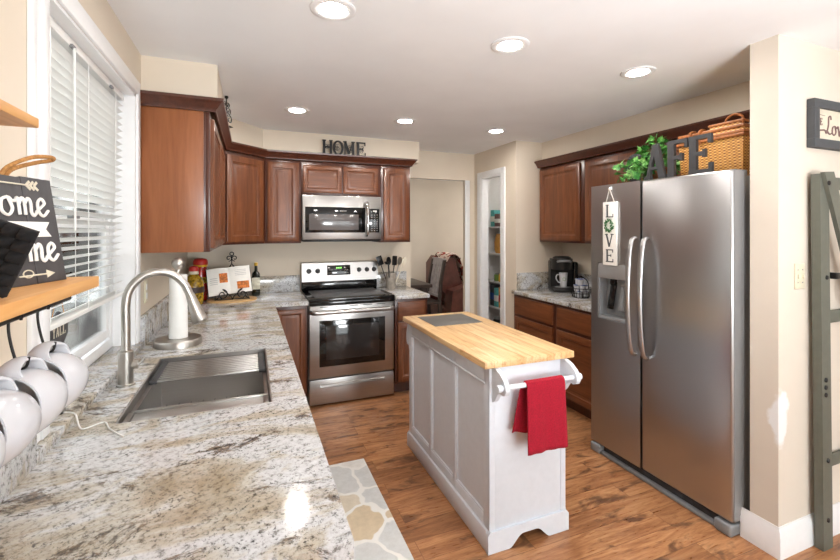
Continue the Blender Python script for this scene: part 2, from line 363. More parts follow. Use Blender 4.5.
# slab-serif capitals drawn with bars, unit height, in the XZ plane
def arc(cx, cz, rx, rz, a0, a1, n=12): return [(cx + rx * math.cos(R(a0 + (a1 - a0) * i / n)), cz + rz * math.sin(R(a0 + (a1 - a0) * i / n))) for i in range(n + 1)]
def glyph(b, ch, x, z, h, d0, d1, w=.17, k=.7, serif=True):
    T, t = w * h, w * .55 * h
    L = lambda p, q, ww: b.seg2((x + p[0] * h * k, z + p[1] * h), (x + q[0] * h * k, z + q[1] * h), ww, d0, d1)
    def srf(px, pz):
        if serif: L((px - .17, pz), (px + .17, pz), t * .9)
    e = w * .27
    if ch == 'H':
        for px in (.18, .82): L((px, 0), (px, 1), T); srf(px, e); srf(px, 1 - e)
        L((.18, .52), (.82, .52), t)
    elif ch in 'EFL':
        L((.25, 0), (.25, 1), T); srf(.25, e); srf(.25, 1 - e)
        if ch in 'EF': L((.25, 1 - e), (.92, 1 - e), t); L((.25, .52), (.7, .52), t); L((.92, 1), (.92, .76), t * .8); L((.7, .62), (.7, .42), t * .7)
        if ch in 'EL': L((.25, e), (.95, e), t); L((.95, 0), (.95, .26), t * .8)
    elif ch == 'A':
        L((.14, 0), (.5, 1), t); L((.5, 1), (.86, 0), T); L((.26, .32), (.74, .32), t * .8); srf(.14, e); srf(.86, e)
    elif ch == 'V':
        L((.14, 1), (.5, 0), T); L((.5, 0), (.86, 1), t); srf(.14, 1 - e); srf(.86, 1 - e)
    elif ch == 'M':
        L((.1, 0), (.1, 1), t); L((.9, 0), (.9, 1), T); L((.1, 1), (.5, .12), T); L((.5, .12), (.9, 1), t); srf(.1, e); srf(.9, e); srf(.1, 1 - e); srf(.9, 1 - e)
    elif ch in 'OC':
        P = arc(.5, .5, .42, .46, 0, 360, 24) if ch == 'O' else arc(.52, .5, .42, .46, 50, 310, 20)
        for p, q in zip(P, P[1:]):
            m = abs((p[0] + q[0]) / 2 - .5) / .42; L(p, q, t * (1 - m) + T * m)
    return b
def script(b, paths, x, z, h, r, y, flat=.5):
    for pa in paths:
        b.tube([(p[0], y, p[1]) for p in smooth_path([(x + u * h, z + v * h) for u, v in pa], 5)], r, 6)
    return b
SC = {'H': [[(.05, .9), (.2, 1.05), (.24, .7), (.16, .1), (.08, -.05)], [(.62, 1.1), (.56, .6), (.5, .1), (.6, -.02), (.7, .1)], [(.0, .45), (.3, .58), (.75, .55)]],
      'L': [[(.55, .85), (.5, 1.05), (.32, .95), (.28, .5), (.12, .08), (.02, .12), (.15, .2), (.4, .02), (.62, .1)]],
      'o': [[(.32, .52), (.1, .42), (.06, .12), (.26, 0), (.42, .2), (.34, .5), (.45, .42), (.58, .42)]],
      'm': [[(.0, .42), (.1, .5), (.1, .02)], [(.1, .3), (.24, .52), (.32, .4), (.3, .02)], [(.3, .3), (.46, .52), (.55, .4), (.53, .1), (.62, .0), (.74, .12)]],
      'e': [[(.0, .12), (.2, .26), (.36, .4), (.26, .54), (.1, .4), (.1, .12), (.26, 0), (.48, .18)]],
      'v': [[(.0, .45), (.1, .5), (.2, .05), (.24, .02), (.42, .48), (.54, .44)]]}
SW = {'H': .78, 'L': .62, 'o': .55, 'm': .72, 'e': .48, 'v': .52}
def word(b, txt, x, z, h, r, y):
    for c in txt: script(b, SC[c], x, z, h, r, y); x += SW[c] * h
    return b

# ------------------------------------------------------------------ setting: floor, ceiling, walls, soffits, windows
WX, BY, CT, CH = -.52, 4.31, .91, 2.40
struct(B().box(-.7, 5.1, -2.7, 7.75, -.1, 0).done('floor', 'floor'))
struct(B().box(-.7, 5.1, -2.7, 7.75, CH, CH + .1).done('ceiling', 'ceil'))
WY0, WY1, WZ0, WZ1 = 1.46, 2.45, .925, 2.166          # kitchen window opening
b = B(); T = WX - .14
b.box(T, WX, -2.6, WY0, 0, CH).box(T, WX, WY1, 6.95, 0, CH).box(T, WX, WY0, WY1, 0, WZ0).box(T, WX, WY0, WY1, WZ1, CH)
struct(b.done('wall_left', 'wall'))
struct(B().box(WX, 1.61, BY, 4.57, 0, CH).done('wall_back', 'wall'))
struct(B().box(1.61, 2.47, 4.45, 4.50, 2.088, CH).box(2.345, 2.47, 4.452, 4.50, 0, 2.088).done('wall_header', 'wall'))
b = B(); PY0, PY1, PZ = 3.86, 4.27, 2.10
b.box(2.47, 2.535, 3.72, PY0, 0, CH).box(2.47, 2.535, PY1, 4.57, 0, CH).box(2.47, 2.535, PY0, PY1, PZ, CH).box(2.47, 3.05, 3.60, 3.72, 0, CH)
struct(b.done('wall_pantry', 'wall'))
b = B(); b.box(2.47, 5.1, 4.57, 4.69, 0, CH).box(3.2, 3.32, 3.72, 4.57, 0, CH)
struct(b.done('wall_pantry_back', 'white'))
struct(B().box(3.05, 3.2, 1.325, 3.72, 0, CH).done('wall_right', 'wall'))
struct(B().box(2.25, 5.1, 1.205, 1.325, 0, CH).done('wall_near_right', 'pier'))
struct(B().box(WX, 5.1, 6.95, 7.07, 0, CH).done('wall_dining_far', 'wall'))
struct(B().box(5.0, 5.12, -2.6, 1.205, 0, CH).box(5.0, 5.12, 4.69, 6.95, 0, CH).done('wall_outer_right', 'wall'))
b = B(); b.box(-.66, .3, -2.72, -2.6, 0, CH).box(4.2, 5.1, -2.72, -2.6, 0, CH).box(.3, 4.2, -2.72, -2.6, 2.12, CH)
struct(b.done('wall_behind', 'wall'))
# soffits above the cabinets
SOFF = [(WX, 2.56), (-.165, 2.56), (-.165, 3.70), (.105, 4.03), (1.60, 4.03), (1.60, BY), (WX, BY)]
struct(B().prism(SOFF, 2.19, CH, 'xy').done('wall_soffit_left', 'wall'))
struct(B().box(2.785, 3.05, 1.325, 3.60, 2.185, CH).done('wall_soffit_right', 'wall'))
# baseboards
BBP = [(0, 0), (.016, 0), (.016, .095), (.012, .105), (.012, .118), (.006, .128), (.004, .14), (0, .14)]
struct(B().sweep(BBP, [(2.25, 1.36), (2.25, 1.205), (4.99, 1.205)]).done('baseboard_near_right', 'white'))
struct(B().sweep(BBP, [(WX, 6.95), (4.9, 6.95)]).done('baseboard_dining', 'white'))
struct(B().sweep(BBP, [(WX, -2.5), (WX, .8)]).done('baseboard_left', 'white'))
struct(B().sweep(BBP, [(2.47, 4.44), (2.47, 4.34)]).sweep(BBP, [(2.47, 3.78), (2.47, 3.60)]).done('baseboard_pantry', 'white'))
# opening trim to the dining room, pantry door casing
struct(B().box(2.343, 2.405, 4.444, 4.452, 0, 2.088, .002).done('trim_1', 'white'))
b = B(); cx = 2.452
b.box(cx, 2.47, PY0 - .075, PY0, 0, PZ + .065, .004).box(cx, 2.47, PY1, PY1 + .085, 0, PZ + .065, .004).box(cx, 2.47, PY0, PY1, PZ, PZ + .065, .004)
b.box(2.46, 2.545, PY0, PY0 + .015, 0, PZ).box(2.46, 2.545, PY1 - .015, PY1, 0, PZ).box(2.46, 2.545, PY0, PY1, PZ - .015, PZ)
struct(b.done('door_1', 'white'))
# kitchen window: casing, frame, sashes, glass, granite ledge
b = B()
for o, x1 in ((.075, WX + .006), (.045, WX + .012)):
    b.box(WX, x1, WY0 - o, WY0, .945, WZ1 + o, .004).box(WX, x1, WY1, WY1 + o, .945, WZ1 + o, .004).box(WX, x1, WY0, WY1, WZ1, WZ1 + o, .004)
b.box(WX, WX + .012, WY0 - .105, WY0 - .075, 1.07, WZ1 + .075, .003)
struct(b.done('trim_2', 'white'))
b = B(); j = .012
b.box(T, WX, WY0, WY0 + j, .945, WZ1).box(T, WX, WY1 - j, WY1, .945, WZ1).box(T, WX, WY0, WY1, WZ1 - j, WZ1)
f0, f1 = T + .01, T + .05
def frame(y0, y1, z0, z1, w, x0, x1):
    b.box(x0, x1, y0, y0 + w, z0, z1, .003).box(x0, x1, y1 - w, y1, z0, z1, .003).box(x0, x1, y0 + w, y1 - w, z0, z0 + w, .003).box(x0, x1, y0 + w, y1 - w, z1 - w, z1, .003)
frame(WY0 + j, WY1 - j, .945, WZ1 - j, .045, f0, f1)
frame(WY0 + .055, WY1 - .055, 1.0, 1.55, .04, f0 + .012, f1 - .004)
frame(WY0 + .055, WY1 - .055, 1.52, WZ1 - .05, .035, f0, f1 - .02)
w1 = struct(b.done('window_1', 'white'))
b = B(); b.box(f0 + .018, f0 + .022, WY0 + .06, WY1 - .06, 1.0, 1.54).box(f0 + .008, f0 + .012, WY0 + .06, WY1 - .06, 1.54, WZ1 - .06); b.done('glass_pane', 'glass', w1)
B().box(f1 - .004, f1 + .012, 1.9, 1.98, 1.545, 1.56, .003).done('sash_latch', 'greyd', w1)
# unseen sliding glass door, added behind the viewer to let fill light in
b = B(); b.box(.3, .37, -2.7, -2.62, 0, 2.12).box(4.13, 4.2, -2.7, -2.62, 0, 2.12).box(2.2, 2.3, -2.7, -2.62, 0, 2.12).box(.37, 4.13, -2.7, -2.62, 0, .07).box(.37, 4.13, -2.7, -2.62, 2.05, 2.12)
d2 = struct(b.done('added_glass_door', 'white')); B().box(.37, 4.13, -2.665, -2.66, .07, 2.05).done('glass_pane', 'glass', d2)
# pantry interior lining
# ground and fence outside
struct(B().box(-9, -.72, -9, 12, -.3, -.15).box(-.72, 9, -12, -2.75, -.3, -.15).done('ground_outside', 'soil'))
b = B()
for i in range(46): b.box(-2.62, -2.60, -1.5 + i * .15, -1.5 + i * .15 + .14, -.15, 1.75, .004)
b.box(-2.66, -2.62, -1.5, 5.4, .3, .38).box(-2.66, -2.62, -1.5, 5.4, 1.4, 1.48)
tag(b.done('board_fence', 'fence'), 'pale board fence outside, seen through the kitchen window glass', 'fence')

# ------------------------------------------------------------------ countertops
def splash_mat(): return 'granite'
SX0, SX1, SY0, SY1 = -.385, .072, 1.55, 2.272           # sink cut-out
t1 = thing('countertop', 'granite countertop running under the window and turning the corner to the stove', 'countertop', (0, 2.5, CT))
o1 = (0, 2.5, CT)
b = B(o1); xs = [WX + .002, SX0, SX1, .184, .452]; ys = [.80, SY0, SY1, 3.65, BY - .002]
b.cells(xs, ys, lambda i, j: not (i == 1 and j == 1) and not (i == 3 and j < 3), CT - .035, CT).bevel(.006)
b.done('slab', 'granite', t1)
b = B(o1)
b.box(WX + .002, WX + .022, .80, 1.354, CT, 1.065, .002).box(WX + .002, WX + .022, 1.354, 2.525, CT, .943, .002).box(WX + .002, WX + .022, 2.525, BY - .022, CT, 1.065, .002)
b.box(WX + .002, .452, BY - .022, BY - .002, CT, 1.065, .002); b.done('backsplash', 'granite', t1)
B(o1).box(T + .04, WX + .03, WY0 + .002, WY1 - .002, .927, .945, .003).done('window_ledge', 'granite', t1)
t2 = thing('countertop', 'short granite countertop right of the stove, holding the utensil crock', 'countertop', (1.4, 4, CT)); o2 = (1.4, 4, CT)
B(o2).box(1.222, 1.555, 3.65, BY - .002, CT - .035, CT, .006).done('slab', 'granite', t2)
B(o2).box(1.222, 1.555, BY - .022, BY - .002, CT, 1.065, .002).done('backsplash', 'granite', t2)
t3 = thing('countertop', 'granite countertop left of the fridge, under the coffee maker', 'countertop', (2.7, 3, CT)); o3 = (2.7, 3, CT)
B(o3).box(2.412, 3.048, 2.30, 3.598, CT - .035, CT, .006).done('slab', 'granite2', t3)
B(o3).box(2.475, 3.03, 3.578, 3.598, CT, 1.075, .002).box(3.028, 3.048, 2.30, 3.578, CT, 1.075, .002).done('backsplash', 'granite2', t3)

# ------------------------------------------------------------------ cabinets (local frame: front faces -Y, width along +X)
RAISED = [(0, 0), (0, -.017), (.004, -.02), (.050, -.02), (.054, -.014), (.060, -.0125), (.064, -.009), (.070, -.009), (.088, -.017), (.092, -.017)]
SMALL = [(0, 0), (0, -.017), (.004, -.02), (.036, -.02), (.040, -.014), (.046, -.012), (.048, -.009), (.052, -.009), (.066, -.016), (.068, -.016)]
DRAWER = [(0, 0), (0, -.014), (.006, -.018), (.014, -.02)]
def cabinet(name, label, loc, rz, w, d, h, doors, toe=0, group=None, frame_m='cherry_dark', side_m='cherry_dark', cat='cabinet'):
    t = thing(name, label, cat, loc, rz, group)
    B().box(0, w, .02, d, toe, h, .001).done('carcass', side_m, t)
    B().box(0, w, 0, .02, toe, h, .0015).done('face_frame', frame_m, t)
    if toe: B().box(.01, w - .01, .07, .085, 0, toe).done('toe_kick', 'cherry_dark', t)
    for kind, x0, x1, z0, z1 in doors:
        if kind == 'door':
            pr = RAISED if min(x1 - x0, z1 - z0) > .25 else SMALL
            B().panel(x0, x1, z0, z1, pr).done('door', 'cherry' if z1 - z0 > x1 - x0 else 'cherry_h', t)
        else: B().panel(x0, x1, z0, z1, DRAWER).done('drawer', 'cherry_h', t)
    return t
UB, UT, UH = 1.385, 2.135, .75
# upper run: left wall, corner, back wall
y0, y1 = 2.54, 3.685
c = cabinet('wall_cabinet', 'upper cherry cabinet right of the window with broad plain end panel', (-.20, y0, UB), R(90), y1 - y0, .316, UH,
            [('door', .03, .56, .02, UH - .03), ('door', .575, 1.115, .02, UH - .03)])
B().box(-.004, 0, .03, .315, 0, UH, .001).done('end_panel', 'veneer', c)
th = R(45); dl = math.hypot(.32, .295)
c = thing('wall_cabinet', 'angled corner upper cherry cabinet with a single door', 'cabinet', (-.20, 3.685, UB), math.atan2(.295, .32)); a = math.atan2(.295, .32)
b = B(); b.M0 = (Matrix.Translation((-.20, 3.685, UB)) @ Matrix.Rotation(a, 4, 'Z')).inverted(); b.at()
b.prism([(-.199, 3.70), (.119, 3.995), (.119, BY - .002), (WX + .002, BY - .002), (WX + .002, 3.70)], UB, UB + UH, 'xy'); b.done('carcass', 'cherry_dark', c)
B().box(.0, dl, 0, .012, 0, UH).done('face_frame', 'cherry_dark', c)
B().panel(.028, dl - .028, .02, UH - .03, RAISED).done('door', 'cherry', c)
cabinet('wall_cabinet', 'tall narrow upper cherry cabinet left of the microwave', (.122, 3.98, UB), 0, .306, BY - 3.982, UH, [('door', .02, .285, .02, UH - .03)])
cabinet('wall_cabinet', 'short two-door upper cherry cabinet above the microwave', (.43, 3.98, 1.825), 0, .745, BY - 3.982, UH - .44, [('door', .015, .365, .02, .27), ('door', .38, .715, .02, .27)])
cabinet('wall_cabinet', 'tall narrow upper cherry cabinet right of the microwave', (1.177, 3.98, UB), 0, .305, BY - 3.982, UH, [('door', .025, .285, .02, UH - .03)])
# right wall uppers
cabinet('wall_cabinet', 'upper cherry cabinet above the coffee maker', (2.758, 3.598, UB), R(-90), .625, .288, UH, [('door', .02, .585, .02, UH - .03)])
cabinet('wall_cabinet', 'upper cherry cabinet left of the fridge top, partly hidden by the fridge', (2.758, 2.971, UB), R(-90), .665, .288, UH, [('door', .025, .64, .02, UH - .03)])
cabinet('wall_cabinet', 'upper cherry cabinet above the fridge, behind ivy and basket', (2.758, 2.304, 1.83), R(-90), .972, .288, .305,
        [('door', .02, .475, .02, .275), ('door', .49, .95, .02, .275)])
CR = [(0, 0), (.012, 0), (.014, .012), (.022, .020), (.030, .032), (.042, .046), (.050, .052), (.052, .066), (0, .066)]
def crown(path, label, loc):
    b = B(loc); b.sweep([(o - .002, z + UT) for o, z in CR], path); tag(b.done('crown_moulding', 'cherry_dark'), label, 'moulding', loc=loc)
crown([(WX + .004, 2.536), (-.18, 2.536), (-.18, 3.68), (.12, 3.958), (1.484, 3.958), (1.484, BY - .003)], 'dark crown moulding along the upper cabinets from window to beyond the microwave', (0, 3, UT))
crown([(2.736, 3.596), (2.736, 1.33)], 'dark crown moulding along the upper cabinets above coffee maker and fridge', (2.72, 3, UT))
# base cabinets
BH = CT - .0355
def base(label, loc, rz, w, d, fronts): return cabinet('base_cabinet', label, loc, rz, w, d, BH, fronts, toe=.1)
base('base cherry cabinet in the corner left of the stove', (.18, 3.685, 0), 0, .268, BY - 3.687, [('door', .02, .25, .12, BH - .03)])
base('narrow base cherry cabinet right of the stove with drawer and door', (1.224, 3.685, 0), 0, .318, BY - 3.687, [('drawer', .025, .295, .68, BH - .025), ('door', .025, .295, .12, .66)])
base('base cherry cabinet left of the fridge, nearest the pantry', (2.445, 3.597, 0), R(-90), .62, .60, [('drawer', .03, .595, .68, BH - .025), ('door', .03, .595, .12, .655)])
base('base cherry cabinet right beside the fridge with drawer and door', (2.445, 2.976, 0), R(-90), .675, .60, [('drawer', .03, .65, .68, BH - .025), ('door', .03, .65, .12, .655)])
FX = .155
base('base cherry cabinet under the near end of the window countertop', (FX, .83, 0), R(90), .69, .66, [('drawer', .02, .67, .68, BH - .025), ('door', .02, .67, .12, .655)])
t = thing('base_cabinet', 'base cherry cabinet under the sink', 'cabinet', (FX, 1.522, 0), R(90))
b = B(); b.box(0, .018, .02, .66, .1, BH).box(.838, .856, .02, .66, .1, BH).box(.018, .838, .64, .66, .1, BH).box(.018, .838, .02, .64, .1, .12); b.done('carcass', 'cherry_dark', t)
B().box(0, .856, 0, .02, .1, BH).done('face_frame', 'cherry_dark', t); B().box(.01, .846, .07, .085, 0, .1).done('toe_kick', 'cherry_dark', t)
for xa in (.02, .435): B().panel(xa, xa + .4, .12, .655, RAISED).done('door', 'cherry', t)
B().panel(.02, .835, .68, BH - .025, DRAWER).done('drawer', 'cherry_h', t)
base('base cherry cabinet between the sink and the corner', (FX, 2.38, 0), R(90), 1.30, .66, [('drawer', .02, .6, .68, BH - .025), ('door', .02, .6, .12, .655), ('drawer', .62, 1.2, .68, BH - .025), ('door', .62, 1.2, .12, .655)])
tag(B((-.16, .82, 0)).box(WX + .03, 0.165, .805, .826, 0, BH, .002).done('end_panel', 'endwood'), 'tan wood end panel below the near edge of the granite', 'panel', loc=(-.16, .82, 0))

# ------------------------------------------------------------------ recessed ceiling lamps
rl = None
LMP = [(333, 9), (510, 45), (638, 72), (297, 110), (405, 121), (496, 131)]
LBL = ['recessed ceiling lamp nearest the viewer, above the near counter', 'recessed ceiling lamp above the near end of the island', 'recessed ceiling lamp closest to the fridge',
       'recessed ceiling lamp nearest the left upper cabinets', 'recessed ceiling lamp straight out from the microwave', 'recessed ceiling lamp closest to the pantry door']
def ray(u, v):
    f, yw = 426., R(21.75); c = (u - 420) / f
    return Vector((math.sin(yw) + c * math.cos(yw), math.cos(yw) - c * math.sin(yw), (230.5 - v) / f))
def lamp(x, y, label, z=CH):
    global rl
    if rl is None:
        rl = thing('recessed_lamp', label, 'ceiling lamp', (x, y, z), group='recessed ceiling lamps')
        B().lathe([(.054, -.0005), (.092, -.0005), (.092, -.004), (.084, -.008), (.066, -.007), (.054, -.003)], 32, cap0=False, cap1=False).done('trim_ring', 'white', rl)
        B().lathe([(.056, -.002), (.055, -.0035), (.04, -.0045)], 32).done('lens', 'lens', rl)
    else: dup(rl, label, (x, y, z), 0)
for (u, v), lb in zip(LMP, LBL):
    d = ray(u, v); k = (CH - 1.5) / d.z; lamp(d.x * k, d.y * k, lb)
for x, y, lb in ((.4, -.9, 'added recessed ceiling lamp behind the viewer, left'), (2.2, -.9, 'added recessed ceiling lamp behind the viewer, middle'), (3.9, -.4, 'added recessed ceiling lamp behind the viewer, right'),
                 (1.6, 5.9, 'added recessed ceiling lamp in the dining room above the table'), (3.3, 5.7, 'added recessed ceiling lamp in the dining room above the recliner')):
    lamp(x, y, lb)  # unseen lamps, added to brighten the near room and the dining room
pl = dup(rl, 'small recessed ceiling lamp added to brighten the pantry', (2.85, 4.05, CH), 0); pl.scale = (.55, .55, .55)  # added to lift the dark pantry interior, no fixture is visible there

# ------------------------------------------------------------------ stove
L0 = (.838, 3.69, 0); t = thing('stove', 'stainless electric stove with black glass cooktop', 'stove', L0)
def S_(n, b, m, p=None): return b.done(n, m, p or t)
X0, X1 = -.376, .376
S_('body', B().box(X0, X1, .03, .60, .02, .895), 'fridge_side')
S_('toe_kick', B().box(X0 + .02, X1 - .02, .04, .06, .002, .05), 'black')
b = B().box(X0, X1, -.035, .555, .891, .921, .005); b.box(X0 + .003, X1 - .003, -.03, .03, .862, .892, .004); ck = S_('cooktop', b, 'blackglass')
S_('cooking_surface', B().box(X0 + .055, X1 - .055, .03, .50, .920, .9225, .001), 'cookglass', ck)
b = B().box(X0, X1, .55, .60, .92, 1.01, .004); b.box(X0 + .01, X1 - .01, .535, .56, .925, .995, .006); S_('riser', b, 'blackglass')
b = B(); b.prism([(.515, 1.005), (.60, .995), (.60, 1.185), (.56, 1.19), (.545, 1.182)], X0, X1, 'yz').bevel(.004); bk = S_('control_panel', b, 'steel')
def on_panel(x, z): return (x, .515 + (z - 1.005) * .03 / .177, z)
for px in (-.31, -.225, .185, .265, .345 - .005):
    p = on_panel(px, 1.105); b = B(); b.at(p, rx=R(90 - 9.6)); b.lathe([(.024, 0), (.024, .004), (.021, .008), (.018, .026), (.015, .03)], 20); b.box(-.004, .004, -.018, .018, .026, .034, .002)
    S_('knob', b, 'black', bk)
p = on_panel(-.02, 1.105); b = B().at(p, rx=R(-9.6)); b.box(-.115, .115, -.006, .004, -.045, .05, .003); dsp = S_('display', b, 'blackglass', bk)
b = B().at(p, rx=R(-9.6))
for k, xx in enumerate((-.02, 0, .02)): b.box(xx - .006, xx + .006, -.0068, -.0055, .018, .032)
S_('display_digits', b, 'led', bk)
b = B().at(p, rx=R(-9.6))
for i in range(4):
    for k in range(2): b.box(-.095 + i * .02 + (i > 1) * .115, -.083 + i * .02 + (i > 1) * .115, -.0066, -.0055, -.025 + k * .03, -.021 + k * .03)
S_('display_marks', b, 'silver_txt', bk)
b = B(); fr = B(); fr.box(X0 + .002, X1 - .002, -.012, .03, .24, .858, .006)
dr = S_('oven_door', fr, 'steel')
S_('door_glass', B().box(X0 + .085, X1 - .085, -.016, .0, .335, .73, .004), 'blackglass', dr)
S_('window_glass', B().box(X0 + .14, X1 - .14, -.018, -.012, .39, .685, .003), 'ovenglass', dr)
b = B(); b.tube(smooth_path([(X0 + .02, -.014, .806), (X0 + .03, -.05, .806), (X0 + .09, -.06, .806), (0, -.062, .806), (X1 - .09, -.06, .806), (X1 - .03, -.05, .806), (X1 - .02, -.014, .806)], 5), .019, 10)
S_('door_handle', b, 'steel', dr)
b = B()
for i in range(5): b.box(X0 + .09 + i * .125, X0 + .17 + i * .125, -.0135, -.008, .842, .848)
S_('vent_slots', b, 'black', dr)
dw = S_('drawer', B().box(X0 + .002, X1 - .002, -.012, .03, .018, .23, .006), 'steel')
b = B(); b.prism([(-.012, .19), (-.028, .183), (-.03, .167), (-.022, .16), (-.012, .163)], X0 + .09, X1 - .09, 'yz').bevel(.003); S_('drawer_handle', b, 'steel', dw)

# ------------------------------------------------------------------ microwave
t = thing('microwave', 'stainless over-the-range microwave above the stove', 'microwave', (.80, 3.935, 1.405)); 
X0, X1, Z1 = -.372, .372, .415
S_('body', B().box(X0, X1, .03, BY - 3.937, .0, Z1 + .002, .003), 'black', t)
S_('base_plate', B().box(X0 + .02, X1 - .02, .02, .3, -.008, .004, .003), 'black', t)
d_ = S_('door', B().box(X0 + .005, X1 - .004, -.012, .03, .012, Z1, .006), 'steel', t)
S_('window_frame', B().box(X0 + .03, .21, -.0145, .0, .075, .31, .003), 'blackglass', d_)
S_('window_glass', B().box(X0 + .065, .145, -.016, -.012, .1, .245, .002), 'mwglass', d_)
S_('control_panel', B().box(.245, X1 - .025, -.0145, .0, .075, .30, .003), 'blackglass', d_)
b = B().box(.283, .32, -.0158, -.013, .272, .287)
for i in range(3):
    for k in range(8): b.box(.268 + i * .026, .277 + i * .026, -.0156, -.0142, .092 + k * .021, .097 + k * .021)
S_('keypad_marks', b, 'silver_txt', d_)
b = B()
for i in range(7): b.box(-.03 + i * .009, -.024 + i * .009, -.0156, -.0142, .272, .279)
S_('door_lettering', b, 'silver_txt', d_)
b = B(); b.tube(smooth_path([(.222, -.008, .045), (.222, -.05, .06), (.222, -.062, .12), (.222, -.064, .2), (.222, -.062, .28), (.222, -.05, .345), (.222, -.008, .36)], 5), .014, 10); S_('handle', b, 'chrome', d_)

# ------------------------------------------------------------------ fridge
t = thing('refrigerator', 'large stainless side-by-side refrigerator with two bowed handles', 'refrigerator', (2.18, 1.82, 0))   # world axes
FY0, FY1, GAP = 1.362 - 1.82, 2.285 - 1.82, 1.885 - 1.82
S_('cabinet', B().box(.105, .80, FY0 + .005, FY1 - .005, .03, 1.775, .004), 'fridge_side', t)
S_('gasket', B().box(.088, .107, FY0 + .02, FY1 - .02, .09, 1.77), 'rubber', t)
S_('door_edge', B().box(.012, .088, FY0 - .002, FY0 + .004, .075, 1.795), 'fridge_side', t)
dR = S_('fridge_door', B().box(0, .09, FY0, GAP - .004, .07, 1.80, .012, 3), 'steel_v', t)
DY0, DY1, DZ0, DZ1 = 1.985 - 1.82, 2.225 - 1.82, .915, 1.285
yy = [GAP + .004, DY0, DY1, FY1]; zz = [.07, DZ0, DZ1, 1.80]
b = B(); b.M0 = Matrix(((0, 0, 1, 0), (1, 0, 0, 0), (0, 1, 0, 0), (0, 0, 0, 1))); b.at()
b.cells(yy, zz, lambda i, j: not (i == 1 and j == 1), 0, .09); b.bevel(.008, 40, 2); dL = S_('freezer_door', b, 'steel_v', t)
b = B(); b.box(.07, .088, DY0, DY1, DZ0, 1.19); b.box(.004, .088, DY0 - .001, DY0 + .012, DZ0, 1.19).box(.004, .088, DY1 - .012, DY1 + .001, DZ0, 1.19).box(.002, .088, DY0, DY1, DZ0 - .001, DZ0 + .02, .003)
S_('dispenser_recess', b, 'greyd', dL)
b = B(); b.prism([(.0, 1.285), (.0, 1.2), (.02, 1.178), (.085, 1.178), (.085, 1.285)], DY0 + .001, DY1 - .001, 'xz'); 
b = B(); b.box(-.002, .085, DY0 + .002, DY1 - .002, 1.185, DZ1 - .002, .004); S_('dispenser_panel', b, 'fridge_side', dL)
for yq in (DY0 + .075, DY0 + .165):
    b = B().at((.05, yq, 1.07), ry=R(12)); b.box(-.006, .006, -.024, .024, -.09, .09, .005); b.box(-.02, .01, -.02, .02, .07, .11, .004); S_('dispenser_paddle', b, 'blackglass' if yq > DY0 + .1 else 'greyd', dL)
for yq, par in ((1.928, dL), (1.842, dR)):
    q = yq - 1.82; pts = smooth_path([(-.002, q, .745), (-.03, q, .765), (-.05, q, .86), (-.06, q, 1.0), (-.063, q, 1.1), (-.06, q, 1.2), (-.05, q, 1.34), (-.03, q, 1.435), (-.002, q, 1.455)], 5)
    b = B(); n = len(pts)
    loops = []
    for i, p in enumerate(pts):
        tt = (pts[min(n - 1, i + 1)] - pts[max(0, i - 1)]).normalized(); nn = Vector((-tt.z, 0, tt.x))
        loops.append([p + nn * (ca * .010) + Vector((0, 1, 0)) * (sa * .016) for ca, sa in [(math.cos(2 * math.pi * k / 12), math.sin(2 * math.pi * k / 12)) for k in range(12)]])
    b.rings(loops); S_('handle', b, 'steel_v', par)
b = B(); b.box(.03, .06, FY0 + .07, FY1 - .07, .008, .055, .004)
for i in range(16): b.box(.028, .034, FY0 + .08 + i * .048, FY0 + .115 + i * .048, .02, .045)
S_('toe_grille', b, 'rubber', t)
S_('grille_lip', B().box(.0, .03, FY0 + .07, FY1 - .07, .004, .022, .003), 'greyd', t)
for ya, yb in ((FY0, FY0 + .085), (FY1 - .085, FY1)): S_('foot', B().box(-.012, .10, ya, yb, 0.0005, .06, .012, 3), 'greyd', t)
for ya in (FY0 + .005, FY1 - .065): S_('hinge_cover', B().box(.03, .125, ya, ya + .06, 1.774, 1.803, .006), 'greyd', t)

# LOVE sign on the freezer door
t = thing('hanging_sign', 'narrow white wooden sign reading LOVE with a green wreath for the O', 'sign', (2.165, 2.111, 1.48))
S_('board', B().box(0, .013, -.056, .056, -.205, .205, .002), 'sign_white', t)
def face(b, x, y, z): return b.at((x, y, z), rz=R(-90))         # letters read from -X side
for ch, zc in (('L', .105), ('V', -.085), ('E', -.185)):
    b = face(B(), -.0005, .034, zc); glyph(b, ch, 0, 0, .083, -.0015, .001, .15, .8); S_('letter', b, 'darkframe', t)
b = B(); lv = random.Random(3)
for i in range(46):
    a = i / 46 * 2 * math.pi; rr = .029 + lv.uniform(-.009, .009)
    b.at((-.004 - lv.random() * .008, rr * math.cos(a), .05 + rr * math.sin(a) * 1.15), rx=lv.uniform(0, 6.3), rz=lv.uniform(-.6, .6))
    b.prism([(-.011, 0), (0, -.005), (.011, 0), (0, .005)], -.0007, .0007, 'yz')
S_('wreath', b, 'leaf2', t)
b = B(); b.tube([(.006, .035, .2), (.004, .003, .292)], .0022, 6); b.tube([(.006, -.035, .2), (.004, .003, .292)], .0022, 6); S_('twine', b, 'sign_white', t)
b = B(); b.box(.004, .014, -.008, .012, .283, .303, .003); b.tube([(.006, .002, .297), (-.004, .002, .292), (-.004, .002, .285)], .002, 6); S_('hook', b, 'plastic_white', t)

